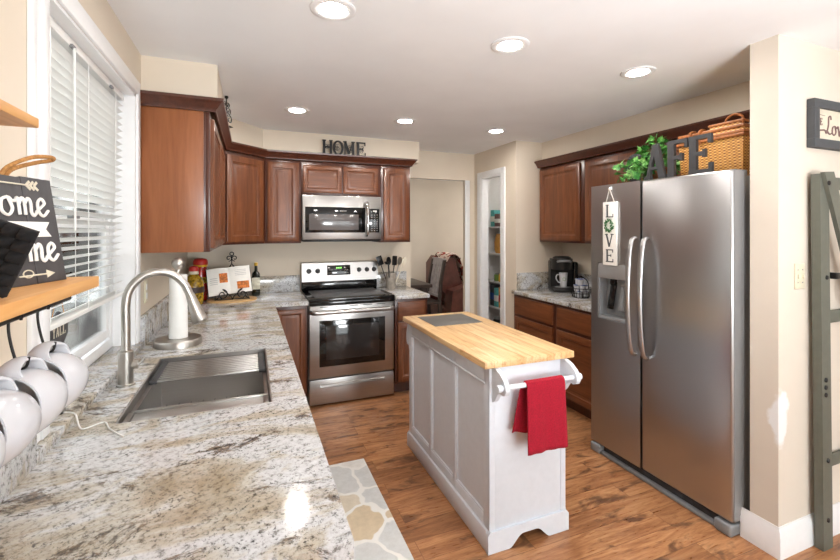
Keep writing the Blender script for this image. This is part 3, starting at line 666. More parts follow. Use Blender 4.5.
# ------------------------------------------------------------------ letters, ivy and hamper on the fridge
for ch, yl, lb in (('C', 2.03, 'charcoal wooden letter C on the fridge, half hidden by ivy leaves'), ('A', 1.895, 'charcoal wooden letter A standing on the fridge'),
                   ('F', 1.757, 'charcoal wooden letter F standing on the fridge'), ('E', 1.628, 'charcoal wooden letter E standing on the fridge before the basket')):
    b = B().at((0, 0, 0), rz=R(-90)); glyph(b, ch, 0, 0, .205 if ch != 'C' else .17, -.011, .011, .19, .66)
    o = b.done('wooden_letter', 'letter'); tag(o, lb, 'letter', 'wooden letters on the fridge', (2.232, yl, 1.8035))
t = thing('ivy_plant', 'trailing green ivy plant in a pot on the fridge, behind the letters', 'plant', (2.45, 1.985, 1.776))
S_('pot', B().lathe([(.055, 0), (.06, .004), (.075, .1), (.08, .105), (.08, .118), (.07, .118), (.068, .1), (.0, .098)], 24, cap1=False), 'cane', t)
lr = random.Random(11); bl = B(); bs = B()
def leaf(b, p, s, rz, rx, ry):
    b.at(p, rz=rz, rx=rx, ry=ry, sc=s)
    out = [(0, -.1), (.32, -.38), (.42, -.12), (.82, -.18), (.56, .14), (.72, .5), (.34, .46), (0, 1.0), (-.34, .46), (-.72, .5), (-.56, .14), (-.82, -.18), (-.42, -.12), (-.32, -.38)]
    c = b.v(0, .1, .06); V = [b.v(x, y, -.08 * (x * x + y * y)) for x, y in out]
    for i in range(len(V)): b.f([c, V[i], V[(i + 1) % len(V)]])
for i in range(330):
    a = lr.uniform(0, 2 * math.pi); u = lr.random(); rr = .15 * math.sqrt(lr.random())
    z = .06 + .28 * (1 - (rr / .17) ** 2) * lr.random() ** .6
    x, y = rr * math.cos(a) * .85 - .03, rr * math.sin(a) * 1.05
    if i % 5 == 0: x, y, z = -.16 - lr.random() * .11, lr.uniform(-.07, .10), .035 + .13 * lr.random()
    leaf(bl, (x, y, z), lr.uniform(.022, .038), lr.uniform(0, 6.28), lr.uniform(.3, 1.5), lr.uniform(-.6, .6))
    if i % 6 == 0: bs.tube(smooth_path([(0, 0, .1), (x * .4, y * .4, z * .7 + .06), (x, y, z)], 4), .002, 5)
S_('foliage', bl, 'leaf', t); S_('stems', bs, 'leaf2', t)
t = thing('wicker_hamper', 'woven wicker picnic hamper with lid on top of the fridge', 'basket', (2.46, 1.575, 1.776))
def tray(b, hx0, hy0, hx1, hy1, z0, z1):
    return b.rings([[(-hx0, -hy0, z0), (hx0, -hy0, z0), (hx0, hy0, z0), (-hx0, hy0, z0)], [(-hx1, -hy1, z1), (hx1, -hy1, z1), (hx1, hy1, z1), (-hx1, hy1, z1)]]).bevel(.012, 50, 2)
S_('body', tray(B(), .125, .165, .135, .175, 0, .215), 'wicker', t)
ld = S_('lid', tray(B(), .138, .178, .130, .17, .222, .265), 'wicker', t)
b = B(); b.prism([(-.172, .265), (-.14, .285), (.0, .288), (.0, .265)], -.128, .128, 'yz'); b.bevel(.006); S_('lid_flap', b, 'wicker', ld)
b = B(); 
for z, hx, hy, r in ((.217, .138, .178, .009), (.232, .141, .181, .008), (.262, .134, .173, .009)):
    b.tube([(-hx, -hy, z), (hx, -hy, z), (hx, hy, z), (-hx, hy, z)], r, 8, closed=True)
b.tube([(-.13, -.17, .289), (.13, -.17, .289), (.13, .0, .291), (-.13, .0, .291)], .007, 8, closed=True)
S_('braided_rim', b, 'cane', t)
b = B(); b.tube(smooth_path([(-.06, -.13, .285), (-.06, -.125, .325), (-.06, -.085, .345), (-.06, -.045, .325), (-.06, -.04, .285)], 6), .006, 8); S_('handle', b, 'cane', t)
for yq in (.045, .1):
    b = B(); b.tube(smooth_path([(-.142, yq, .2), (-.15, yq, .235), (-.14, yq, .275), (-.1, yq, .282)], 6), .007, 8); S_('strap', b, 'cane', t)

# ------------------------------------------------------------------ island
L0 = (1.25, 2.25, 0); t = thing('kitchen_island', 'white kitchen island with a butcher block top and towel bar', 'kitchen island', L0)
IX0, IX1, IY0, IY1 = -.218, .222, -.53, .54
S_('butcher_top', B().box(-.26, .25, -.565, .56, .868, .90, .004), 'butcher', t)
S_('inset_plate', B().box(1.075 - 1.25, 1.415 - 1.25, 2.435 - 2.25, 2.74 - 2.25, .8985, .9022, .001), 'slate', t)
b = B(); b.box(IX0 + .012, IX1 - .002, IY0 + .004, IY1 - .004, .06, .868)
body = S_('body', b, 'island_white', t)
# left side framing: stiles, rails and three sunk panels
b = B(); fx = IX0; st = [IY0, IY0 + .05]; W3 = (IY1 - IY0 - .1 - .07) / 3
for k in range(4):
    y = IY0 + (0 if k == 0 else .05 + k * W3 + (k - 1) * .035); wdt = .05 if k in (0, 3) else .035
    b.box(fx, fx + .014, y, y + wdt, .085, .868, .0015)
b.box(fx + .001, fx + .014, IY0 + .04, IY1 - .04, .775, .868, .0012); b.box(fx + .001, fx + .014, IY0 + .04, IY1 - .04, .085, .15, .0012)
b.box(fx - .004, fx + .01, IY0 + .04, IY1 - .04, .772, .782, .002)
for k in range(3):
    y = IY0 + .05 + k * (W3 + .035); w = .008
    b.box(fx + .004, fx + .014, y, y + w, .15, .775, .002).box(fx + .004, fx + .014, y + W3 - w, y + W3, .15, .775, .002).box(fx + .004, fx + .014, y, y + W3, .15, .158, .002)
S_('panelled_side', b, 'island_white', t)
b = B(); b.box(IX0, IX1, IY0, IY0 + .006, .09, .868, .001).box(IX1 - .03, IX1, IY0 - .003, IY0 + .004, .09, .868, .001).box(IX0, IX0 + .03, IY0 - .003, IY0 + .004, .09, .868, .001); S_('end_panel', b, 'island_white', t)
# right side: door fronts
b = B(); b.M0 = (Matrix.Translation((IX1, 0, 0)) @ Matrix.Rotation(R(90), 4, 'Z')); 
for k in range(2):
    b = B(); b.M0 = (Matrix.Translation((IX1 - .002, 0, 0)) @ Matrix.Rotation(R(90), 4, 'Z')); b.at(); b.panel(-.51 + k * .525, -.01 + k * .525 - .005, .12, .70, RAISED); dd = S_('door', b, 'island_white', t)
    b = B(); b.M0 = (Matrix.Translation((IX1 - .002, 0, 0)) @ Matrix.Rotation(R(90), 4, 'Z')); b.at(); b.panel(-.51 + k * .525, -.01 + k * .525 - .005, .715, .85, DRAWER); dd = S_('drawer', b, 'island_white', t)
# base plinth with arched cut-outs
PXA, PXB, PYA, PYB = -.23, .235, -.542, .55
def arch(a, c, cut=.055):
    m = (c - a); p = [(a, .0008), (a + m * .25, .0008)]
    p += [(a + m * (.25 + .17 * k / 8), .0008 + cut * (.5 - .5 * math.cos(k / 8 * math.pi)) ** .85) for k in range(1, 9)]
    q = [(a + c - x, z) for x, z in p[::-1]]
    return p + q + [(c, .085), (c - .012, .1), (a + .012, .1), (a, .085)]
b = B(); b.prism(arch(PXA, PXB), PYA, PYA + .02, 'xz').prism(arch(PXA, PXB), PYB - .02, PYB, 'xz')
b.box(PXA, PXA + .02, PYA + .02, PYB - .02, .0008, .1, .004).box(PXB - .02, PXB, PYA + .02, PYB - .02, .0008, .1, .004); S_('plinth', b, 'island_white', t)
# towel bar at the near end, long bracket pair at the far end
BR = [(0, .866), (-.03, .864), (-.065, .852), (-.098, .83), (-.116, .806), (-.118, .786), (-.108, .768), (-.09, .761), (-.07, .764), (-.055, .758), (-.042, .742), (-.03, .722), (-.016, .708), (0, .70)]
for xx in (-.205, .19):
    b = B(); b.prism([(y + IY0 - .003, z) for y, z in BR], xx, xx + .022, 'yz').bevel(.003); S_('bracket', b, 'island_white', t)
BYc, BZ = IY0 - .092, .795
b = B(); b.tube([(-.225, BYc, BZ), (.228, BYc, BZ)], .0115, 14)
for xx in (-.232, .212): b.tube([(xx, BYc, BZ), (xx + .022, BYc, BZ)], .016, 14)
S_('towel_bar', b, 'island_white', t)
for xx in (-.205, .19):
    b = B(); b.prism([(-(y * .8) + IY1 + .0, .86 - (.86 - z) * 1.75) for y, z in BR], xx, xx + .022, 'yz').bevel(.003); S_('bracket', b, 'island_white', t)
# towel
b = B((1.27, 1.628, .5)); N, K = 26, 34
def towel(s, q):
    x = 1.165 + .212 * q; R0 = .0165; yb, zb = L0[1] + BYc, BZ
    Lf, Lb = .31, .235; u = s
    if u < .54:
        d = 1 - u / .54; z = zb - Lf * d; y = yb - R0 - .006 * d - .004 * math.sin(q * 9) * d - .003 * math.sin(q * 21 + 1) * d; x += .012 * d * (q - .1)
    elif u < .62:
        a = (u - .54) / .08 * math.pi; y = yb - R0 * math.cos(a); z = zb + R0 * math.sin(a)
    else:
        d = (u - .62) / .38; z = zb - Lb * d; fold = .016 * math.sin(q * 13 + .5) * d; y = yb + R0 + .012 + .014 * d + fold; x += -.034 * d * (1 - q) - .045 * d * q
        y = min(y, 1.712); 
        if d < .15: y = yb + R0 + (.012 + .014 * d + fold) * d / .15
    return (x, y, z)
G = [[b.v(*towel(i / K, k / N)) for k in range(N + 1)] for i in range(K + 1)]
for i in range(K):
    for k in range(N): b.f([G[i][k], G[i][k + 1], G[i + 1][k + 1], G[i + 1][k]])
o = b.done('hand_towel', 'towel'); tag(o, 'red hand towel draped over the white island towel bar', 'towel', loc=(1.27, 1.628, .5))
sm = o.modifiers.new('thickness', 'SOLIDIFY'); sm.thickness = .005; sm.offset = 0

# ------------------------------------------------------------------ sink, faucet and things in and by the sink
L0 = (-.156, 1.91, CT - .235); t = thing('kitchen_sink', 'undermount stainless workstation sink set into the granite', 'sink', L0)
b = B(L0); z0, z1, e = CT - .235, CT - .036, .012
b.box(SX0 - e, SX1 + e, SY0 - e, SY1 + e, z0, z0 + .01)
b.box(SX0 - e, SX0 + .006, SY0 - e, SY1 + e, z0, z1).box(SX1 - .006, SX1 + e, SY0 - e, SY1 + e, z0, z1).box(SX0, SX1, SY0 - e, SY0 + .006, z0, z1).box(SX0, SX1, SY1 - .006, SY1 + e, z0, z1)
S_('basin', b, 'sinksteel', t)
b = B(L0); q = .0008; w = .006; zt = CT - .0015
b.cells([SX0 + q, SX0 + w, SX1 - w, SX1 - q], [SY0 + q, SY0 + w, SY1 - w, SY1 - q], lambda i, j: not (i == 1 and j == 1), z1 - .004, zt); S_('rim', b, 'steel', t)
ZL = CT - .03
for xa, xb in ((SX0 + w, SX0 + .022), (SX1 - .022, SX1 - w)): S_('ledge', B(L0).box(xa, xb, SY0 + w, SY1 - w, ZL - .008, ZL, .002), 'steel', t)
b = B(L0); b.lathe([(.055, z0 + .0105), (.055, z0 + .013), (.03, z0 + .012)], 24, c=(-.2, 1.93)); S_('drain', b, 'steel', t)
b = B(L0); b.lathe([(.028, z0 + .012), (.03, z0 + .018), (.02, z0 + .03)], 20, c=(-.2, 1.93)); S_('drain_stopper', b, 'black', t)
b = B(L0)
for k in range(9): b.tube([(SX0 + .03 + k * .05, SY0 + .03, z0 + .022), (SX0 + .03 + k * .05, SY1 - .02, z0 + .022)], .003, 6)
for k in range(2): b.tube([(SX0 + .02, SY0 + .04 + k * .63, z0 + .022), (SX1 - .02, SY0 + .04 + k * .63, z0 + .022)], .004, 6)
for xx in (SX0 + .03, SX1 - .03):
    for yy_ in (SY0 + .04, SY1 - .04): b.tube([(xx, yy_, z0 + .0105), (xx, yy_, z0 + .022)], .005, 6)
tag(b.done('sink_grid', 'chrome'), 'wire grid lying on the bottom of the sink', 'sink grid', loc=L0)
L0 = (-.156, 2.13, ZL + .0005); t = thing('drying_rack', 'roll-up drying rack of grey rods over the far end of the sink', 'drying rack', L0)
b = B(L0)
for k in range(10): y = 1.99 + k * .0272; b.box(SX0 + .012, SX1 - .012, y, y + .016, ZL + .003, ZL + .012, .004)
S_('rods', b, 'steel', t)
for xx in (SX0 + .008, SX1 - .036): S_('end_strip', B(L0).box(xx, xx + .028, 1.984, 2.262, ZL + .0005, ZL + .0145, .003), 'rubber', t)
L0 = (-.156, 1.62, ZL + .0005); t = thing('sink_tray', 'grey steel tray resting across the near end of the sink', 'tray', L0)
b = B(L0); b.box(SX0 + .008, SX1 - .008, 1.558, 1.69, ZL + .0006, ZL + .007, .003); S_('tray_plate', b, 'sinksteel', t)
for q in ((SX0 + .008, SX1 - .008, 1.676, 1.692), (SX0 + .008, SX0 + .028, 1.558, 1.676), (SX1 - .028, SX1 - .008, 1.558, 1.676)): S_('tray_rim', B(L0).box(*q, ZL + .0005, ZL + .014, .004), 'steel', t)
L0 = (-.44, 1.925, CT); t = thing('faucet', 'brushed nickel gooseneck faucet beside the sink', 'faucet', L0)
S_('base', B().lathe([(.031, .0003), (.031, .006), (.026, .009), (.0255, .13), (.02, .134)], 28), 'nickel', t)
pts = smooth_path([(0, 0, .13), (0, 0, .22), (.0, 0, .31), (.012, .003, .365), (.05, .01, .41), (.1, .02, .427), (.15, .03, .415), (.19, .038, .375), (.212, .042, .325)], 6)
S_('neck', B().tube(pts, .0155, 16), 'nickel', t)
S_('spray_head', B().tube([(.211, .042, .33), (.2165, .043, .312), (.234, .046, .262), (.247, .048, .222), (.249, .0483, .216)], .02, 18, radii=[.0165, .0185, .024, .03, .026]), 'nickel', t)
b = B(); b.tube([(.02, 0, .075), (.04, 0, .075)], .016, 16); b.tube([(.036, 0, .075), (.05, .004, .082), (.058, .006, .10)], .005, 10); S_('lever', b, 'nickel', t)
L0 = (-.345, 2.515, CT); t = thing('paper_towel_holder', 'steel paper towel holder with a slim white roll', 'paper towel holder', L0)
S_('base', B().lathe([(.112, .0003), (.112, .028), (.107, .034)], 36), 'nickel', t)
S_('post', B().lathe([(.008, .03), (.008, .385)], 12), 'nickel', t)
S_('knob', B().lathe([(.008, .375), (.014, .378), (.014, .388), (.02, .393), (.029, .405), (.032, .42), (.029, .434), (.018, .446), (.006, .45)], 20), 'nickel', t)
S_('paper_roll', B().lathe([(.044, .036), (.044, .05), (.041, .362), (.02, .364)], 28), 'plastic_white', t)
t = thing('wall_outlet', 'ivory outlet plate on the wall behind the paper towel holder', 'outlet', (WX, 2.66, 1.175))
S_('plate', B().box(.0005, .006, -.036, .036, -.058, .058, .002), 'ivory', t); S_('socket', B().box(.005, .008, -.016, .016, -.04, -.008, .003).box(.005, .008, -.016, .016, .008, .04, .003), 'plastic_white', t)

# ------------------------------------------------------------------ floor mat
o = B((.445, 2.08, 0)).box(.20, .69, 1.44, 2.72, .0005, .014, .004).done('floor_mat', 'stone_mat'); tag(o, 'kitchen floor mat printed with pale flagstones in front of the sink', 'mat', loc=(.445, 2.08, 0))

# ------------------------------------------------------------------ jars, cookbook, bottle in the corner
t = thing('oil_jar', 'wide glass jar of green and yellow pickled vegetables with red cap', 'jar', (-.415, 3.80, CT))
S_('jar_body', B().lathe([(.058, .0003), (.066, .006), (.072, .04), (.075, .12), (.072, .18), (.058, .215), (.036, .235), (.027, .25), (.027, .268)], 28), 'gold')
S_('label', B().lathe([(.0762, .1), (.0762, .145)], 28, cap0=False, cap1=False), 'label')
S_('cap', B().lathe([(.024, .266), (.033, .268), (.036, .285), (.03, .303), (.012, .31)], 20), 'red')
S_('cap_wrap', B().lathe([(.036, .245), (.034, .268)], 20, cap0=False, cap1=False), 'beige_txt')
t = thing('pepper_jar', 'tall glass jar of red peppers with red cloth cap, behind wider jar', 'jar', (-.388, 4.02, CT))
S_('jar_body', B().lathe([(.045, .0003), (.055, .006), (.058, .1), (.058, .24), (.05, .28), (.044, .30)], 28), 'chili')
S_('label', B().lathe([(.059, .15), (.059, .20)], 28, cap0=False, cap1=False), 'gold')
S_('cap', B().lathe([(.054, .296), (.058, .31), (.056, .335), (.045, .35), (.02, .356)], 20), 'red')
S_('cap_trim', B().lathe([(.05, .285), (.057, .302)], 20, cap0=False, cap1=False), 'yellow')
o = B((-.14, 3.93, CT)); o.prism(arc(-.14, 3.93, .195, .155, 0, 360, 30)[:-1], CT + .0005, CT + .014, 'xy').bevel(.003); o = o.done('serving_board', 'boardwood')
tag(o, 'round pale wooden board under the cookbook stand', 'board', loc=(-.14, 3.93, CT))
ST = (-.14, 3.93, CT + .0145); t = thing('book_stand', 'black wrought iron scroll book stand holding an open cookbook', 'book stand', ST, R(4))
b = B()
tilt = .32
def sp_(cx, cz, r, a0, turns, y, n=26, k=.75): return [(cx + r * (1 - k * i / n) * math.cos(R(a0) + turns * 2 * math.pi * i / n), y, cz + r * (1 - k * i / n) * math.sin(R(a0) + turns * 2 * math.pi * i / n)) for i in range(n + 1)]
b.tube([(-.13, -.045, .004), (.13, -.045, .004)], .004, 8); b.tube([(-.13, .1, .004), (-.13, -.075, .004)], .004, 8); b.tube([(.13, .1, .004), (.13, -.075, .004)], .004, 8)
for sx in (-1, 1):
    b.tube(sp_(sx * .075, .05, .042, 90, sx * 1.3, -.082), .0042, 8); b.tube([(sx * .075, -.082, .092), (sx * .01, -.082, .03), (sx * .0, -.075, .004)], .0042, 8)
    b.tube([(sx * .13, -.075, .004), (sx * .10, -.085, .03), (sx * .075, -.082, .008)], .004, 8)
    b.tube([(sx * .11, .0, .004), (sx * .06, .07, .2), (0, .098, .29)], .004, 8)
    b.tube(sp_(sx * .024, .335, .026, -90, -sx * 1.2, .112), .004, 8)
b.tube(sp_(0, .372, .016, -90, 1.0, .118, k=.1), .004, 8); b.tube([(0, .098, .29), (0, .118, .36)], .0042, 8)
b.tube([(-.13, .1, .004), (0, .098, .29)], .0035, 8); b.tube([(.13, .1, .004), (0, .098, .29)], .0035, 8)
S_('iron_frame', b, 'blackmetal')
BK = (-.148, 3.895, CT + .06); t = thing('open_cookbook', 'open cookbook with food photos leaning on the black iron stand', 'book', BK, R(4))
def book(bb): bb.M0 = Matrix.Rotation(R(-19), 4, 'X') @ Matrix.Rotation(R(-5), 4, 'Y'); bb.M0 = bb.M0 @ Matrix.Scale(.9, 4); return bb.at()
b = book(B())
def page(sx):
    n = 8; up = [(sx * .185 * i / n, -.012 - .010 * math.sin(math.pi * min(1, i / n * 1.1))) for i in range(n + 1)]
    return up + [(sx * .185, .0), (0, .0)]
for sx in (-1, 1):
    P = page(sx); b.rings([[(x, y, 0) for x, y in P], [(x, y, .252) for x, y in P]])
S_('pages', b, 'sign_white'); b = book(B()); b.box(-.19, .19, .0005, .006, -.005, .257, .002); S_('cover', b, 'label')
def patch(n, x0, x1, z0, z1, m):
    b = book(B()); K = 6; loop = lambda z: [(x0 + (x1 - x0) * i / K, -.0128 - .010 * math.sin(math.pi * min(1, abs(x0 + (x1 - x0) * i / K) / .185 * 1.1)), z) for i in range(K + 1)]
    b.rings([loop(z0), loop(z1)], False, False, closed=False); return S_(n, b, m)
patch('food_photo', -.085, -.015, .11, .2, 'orange'); patch('food_photo', .06, .165, .035, .105, 'orange')
for k in range(4): patch('text_block', .05, .15, .165 + k * .016, .171 + k * .016, 'silver_txt'); patch('text_block', -.165, -.1, .1 + k * .018, .106 + k * .018, 'silver_txt')
t = thing('oil_bottle', 'dark olive oil bottle with yellow cap beside the cookbook', 'bottle', (.05, 4.14, CT))
S_('bottle_body', B().box(-.034, .034, -.034, .034, .0004, .19, .012, 3).lathe([(.036, .185), (.03, .205), (.014, .225), (.013, .275)], 20), 'bottle')
S_('label', B().box(-.0348, .0348, -.0355, -.03, .06, .165, .001), 'label_w'); S_('cap', B().lathe([(.0145, .272), (.0155, .275), (.0155, .296), (.012, .3)], 16), 'yellow')

# ------------------------------------------------------------------ utensil crock right of the stove
t = thing('utensil_crock', 'clear glass crock on the small counter right of the stove', 'crock', (1.325, 4.12, CT))
M['crockglass'] = plain('smoky glass crock', (150, 142, 132), .12, .0, var=.25, scale=20)
S_('jar', B().lathe([(.046, .0004), (.05, .006), (.05, .165), (.047, .165), (.046, .012), (0, .011)], 24, cap1=False), 'crockglass')
ur = random.Random(5)
UT_ = [('spatula', 'black slotted spatula leaning left in the utensil crock', -.10, .02, 'slab'), ('ladle', 'black ladle at the front of the utensil crock', -.05, -.05, 'bowl'), ('serving_spoon', 'black serving spoon upright at the back of the crock', -.01, .03, 'spoon'),
       ('turner', 'broad black turner at the centre of the crock', .03, -.02, 'slab'), ('steel_spoon', 'steel spoon leaning right in the utensil crock', .09, .0, 'spoon'), ('whisk', 'pale handled spreader leaning far right in the crock', .12, -.04, 'spoon')]
for i, (nm, lb, dx, dy, kind) in enumerate(UT_):
    t = thing(nm if nm != 'whisk' else 'spreader', lb, 'utensil', (1.325 + dx * .22, 4.12 + dy * .3, CT + .0145), group='utensils in the crock')
    top = Vector((dx * .75, dy, .235)); m = 'black' if i < 4 else ('steel' if i == 4 else 'beige_txt')
    S_('handle', B().tube([(0, 0, 0), tuple(top)], .005, 8), m)
    b = B().at(tuple(top), rz=ur.uniform(-.5, .5), ry=math.atan2(dx, .3))
    if kind == 'slab': b.box(-.032, .032, -.003, .003, -.01, .085, .003)
    elif kind == 'bowl': b.lathe([(.0, 0), (.026, .008), (.036, .03), (.034, .03), (.02, .012)], 16, cap1=True)
    else: b.prism([(x, z + .03) for x, z in arc(0, 0, .026, .042, 0, 360, 18)[:-1]], -.004, .004, 'xz').bevel(.002)
    S_('head', b, m)

# ------------------------------------------------------------------ coffee corner
t = thing('coffee_maker', 'black single serve coffee maker on the granite by the fridge', 'coffee maker', (2.835, 3.37, CT), R(-28))
S_('base', B().box(-.105, .105, -.15, .13, .0004, .045, .02, 3), 'black')
S_('drip_tray', B().lathe([(.062, .0455), (.062, .05), (.05, .051)], 24, c=(-.01, -.085)), 'greyd')
b = B(); b.prism([(x, y) for x, y in [(-.105, -.02), (.105, -.02), (.105, .09), (.07, .13), (-.07, .13), (-.105, .09)]], .04, .29, 'xy').bevel(.012, 30, 3); S_('back_column', b, 'black')
b = B(); b.prism(arc(0, -.03, .1, .115, 180, 360, 16) + [(.1, .05), (-.1, .05)], .215, .318, 'xy').bevel(.014, 50, 3); S_('brew_head', b, 'black')
S_('lid', B().lathe([(.088, .316), (.085, .33), (.06, .341), (.0, .343)], 28, c=(0, -.03), cap1=False), 'black')
b = B(); b.tube(smooth_path([(-.06, -.125, .292), (-.045, -.143, .298), (0, -.149, .301), (.045, -.143, .298), (.06, -.125, .292)], 4), .011, 10); S_('lid_handle', b, 'greyd')
b = B(); b.box(.106, .15, -.06, .12, .02, .285, .014, 3); S_('water_tank', b, 'blackglass')
t = thing('travel_mug', 'tall white mug with a green emblem under the coffee maker spout', 'mug', (2.795, 3.29, CT + .0515), R(-28))
S_('cup', B().lathe([(.028, .0), (.03, .003), (.042, .135), (.0395, .135), (.028, .008), (0, .007)], 28, cap1=False), 'mug_white')
S_('handle', B().tube(smooth_path([(-.034, -.005, .115), (-.062, -.01, .112), (-.07, -.012, .08), (-.05, -.01, .045), (-.032, -.005, .04)], 5), .0055, 8), 'mug_white')
b = B()
for k in range(7): a = 2 * math.pi * k / 7; b.tube([(.012 * math.cos(a), -.0375, .075 + .012 * math.sin(a)), (.017 * math.cos(a + .4), -.0375, .075 + .017 * math.sin(a + .4))], .003, 6)
S_('emblem', b, 'green')
t = thing('pod_basket', 'black wire basket of white coffee pods between coffee maker and fridge', 'basket', (2.71, 2.965, CT))
b = B()
for k in range(18): a = 2 * math.pi * k / 18; b.tube([(.068 * math.cos(a), .068 * math.sin(a), .004), (.094 * math.cos(a), .094 * math.sin(a), .085)], .0022, 6)
for r, z in ((.068, .004), (.077, .04), (.094, .085)): b.tube([(r * math.cos(2 * math.pi * k / 24), r * math.sin(2 * math.pi * k / 24), z) for k in range(24)], .003, 6, closed=True)
b.tube(smooth_path([(0, .094, .085), (0, .08, .15), (0, 0, .185), (0, -.08, .15), (0, -.094, .085)], 5), .004, 8); b.lathe([(.06, .0005), (.06, .003)], 20); S_('wire_frame', b, 'blackmetal')
pod = None
spots = [(-.03, -.018, .004), (.033, -.016, .004), (0, .038, .004)] + [(.042 * math.cos(k * 1.257 + .6), .042 * math.sin(k * 1.257 + .6), .058) for k in range(5)] + [(-.028, -.022, .112), (.03, -.01, .112), (-.004, .030, .112)]
for k, (x, y, z) in enumerate(spots):
    lb = 'white and blue coffee pod heaped in the black wire basket'
    if pod is None:
        pod = thing('coffee_pod', lb, 'coffee pod', (2.71 + x, 2.965 + y, CT + z), group='coffee pods in the wire basket'); t = pod
        S_('cup', B().lathe([(.021, 0), (.0235, .046), (.0262, .047), (.0262, .05)], 16), 'mug_white'); S_('foil_lid', B().lathe([(.025, .0501), (.02, .051)], 16), 'blue')
    else: dup(pod, lb, (2.71 + x, 2.965 + y, CT + z))
t = thing('wall_outlet', 'black outlet plate on the wall beside the fridge above the granite', 'outlet', (3.05, 2.78, 1.26)); S_('plate', B().box(-.006, -.0005, -.036, .036, -.058, .058, .002), 'black'); S_('socket', B().box(-.008, -.005, -.016, .016, -.04, -.008, .002).box(-.008, -.005, -.016, .016, .008, .04, .002), 'greyd')

# ------------------------------------------------------------------ letters HOME and iron ornament above the cabinets
x = .615
for ch, lb in (('H', 'dark iron letter H, first of the letters above the microwave'), ('O', 'dark iron letter O above the microwave'), ('M', 'dark iron letter M above the microwave'), ('E', 'dark iron letter E, last of the letters above the microwave')):
    b = B(); h = .135; glyph(b, ch, 0, 0, h, -.006, .006, .16, .72)
    wdt = h * .72; rr = random.Random(ord(ch))
    for k in range(3): b.tube([(p[0], -.008, p[2]) for p in sp_(wdt * (.3 + .4 * rr.random()), h * (.3 + .4 * rr.random()), .022, rr.uniform(0, 360), 1.1, 0, 14)], .0022, 5)
    o = b.done('iron_letter', 'blackmetal'); tag(o, lb, 'letter', 'iron letters above the microwave', (x, 3.965, UT + .0665)); x += .098 if ch != 'M' else .112
    if ch == 'O': x += .004
t = thing('iron_ornament', 'dark wrought iron scroll ornament standing on the left upper cabinet moulding', 'ornament', (-.146, 3.13, UT + .0665), R(62))
b = B(); b.tube([(0, 0, 0), (0, 0, .185)], .004, 6); b.box(-.06, .06, -.012, .012, 0, .006, .002)
for sx in (-1, 1):
    for z, r in ((.05, .035), (.1, .028), (.14, .02)): b.tube([(p[0], 0, p[2]) for p in sp_(sx * r, z, r, 180 if sx > 0 else 0, -sx * 1.2, 0)], .0035, 6)
S_('scrollwork', b, 'blackmetal'); S_('finial', B().lathe([(.006, .18), (.012, .19), (.008, .203), (.002, .212)], 12), 'blackmetal')

# ------------------------------------------------------------------ wall shelves, sign, pot holder, mugs
t = thing('wall_shelf', 'lower pine wall shelf with a hook rail of white mugs beneath', 'shelf', (WX, .7, 1.405))
S_('board', B((WX, .7, 1.405)).box(WX + .001, -.268, .36, .985, 1.393, 1.413, .002), 'pine')
b = B((WX, .7, 1.405)); b.tube([(-.312, .38, 1.375), (-.312, .975, 1.375)], .0045, 8)
for y in (.40, .965): b.tube(smooth_path([(-.312, y, 1.375), (-.312, y, 1.383), (-.33, y, 1.39), (-.35, y, 1.3935)], 4), .004, 8)
for y in (.42, .93): b.box(WX + .001, WX + .012, y - .012, y + .012, 1.25, 1.393, .002).box(WX + .001, -.36, y - .012, y + .012, 1.384, 1.393, .002)
S_('rail', b, 'blackmetal')
o = B((WX, .7, 1.7)).box(WX + .001, -.372, .3, 1.02, 1.694, 1.712, .002).done('wall_shelf', 'pine'); tag(o, 'upper pine wall shelf at the left edge, cut off by the picture', 'shelf', loc=(WX, .7, 1.7))
MUG = [(.872, 'white mug on the mug rail, farthest along towards the window'), (.782, 'white mug on the mug rail, second from the window end'), (.692, 'white mug on the mug rail, third from the window end'), (.602, 'white mug on the mug rail, nearest the left picture edge')]
mg = hk = None
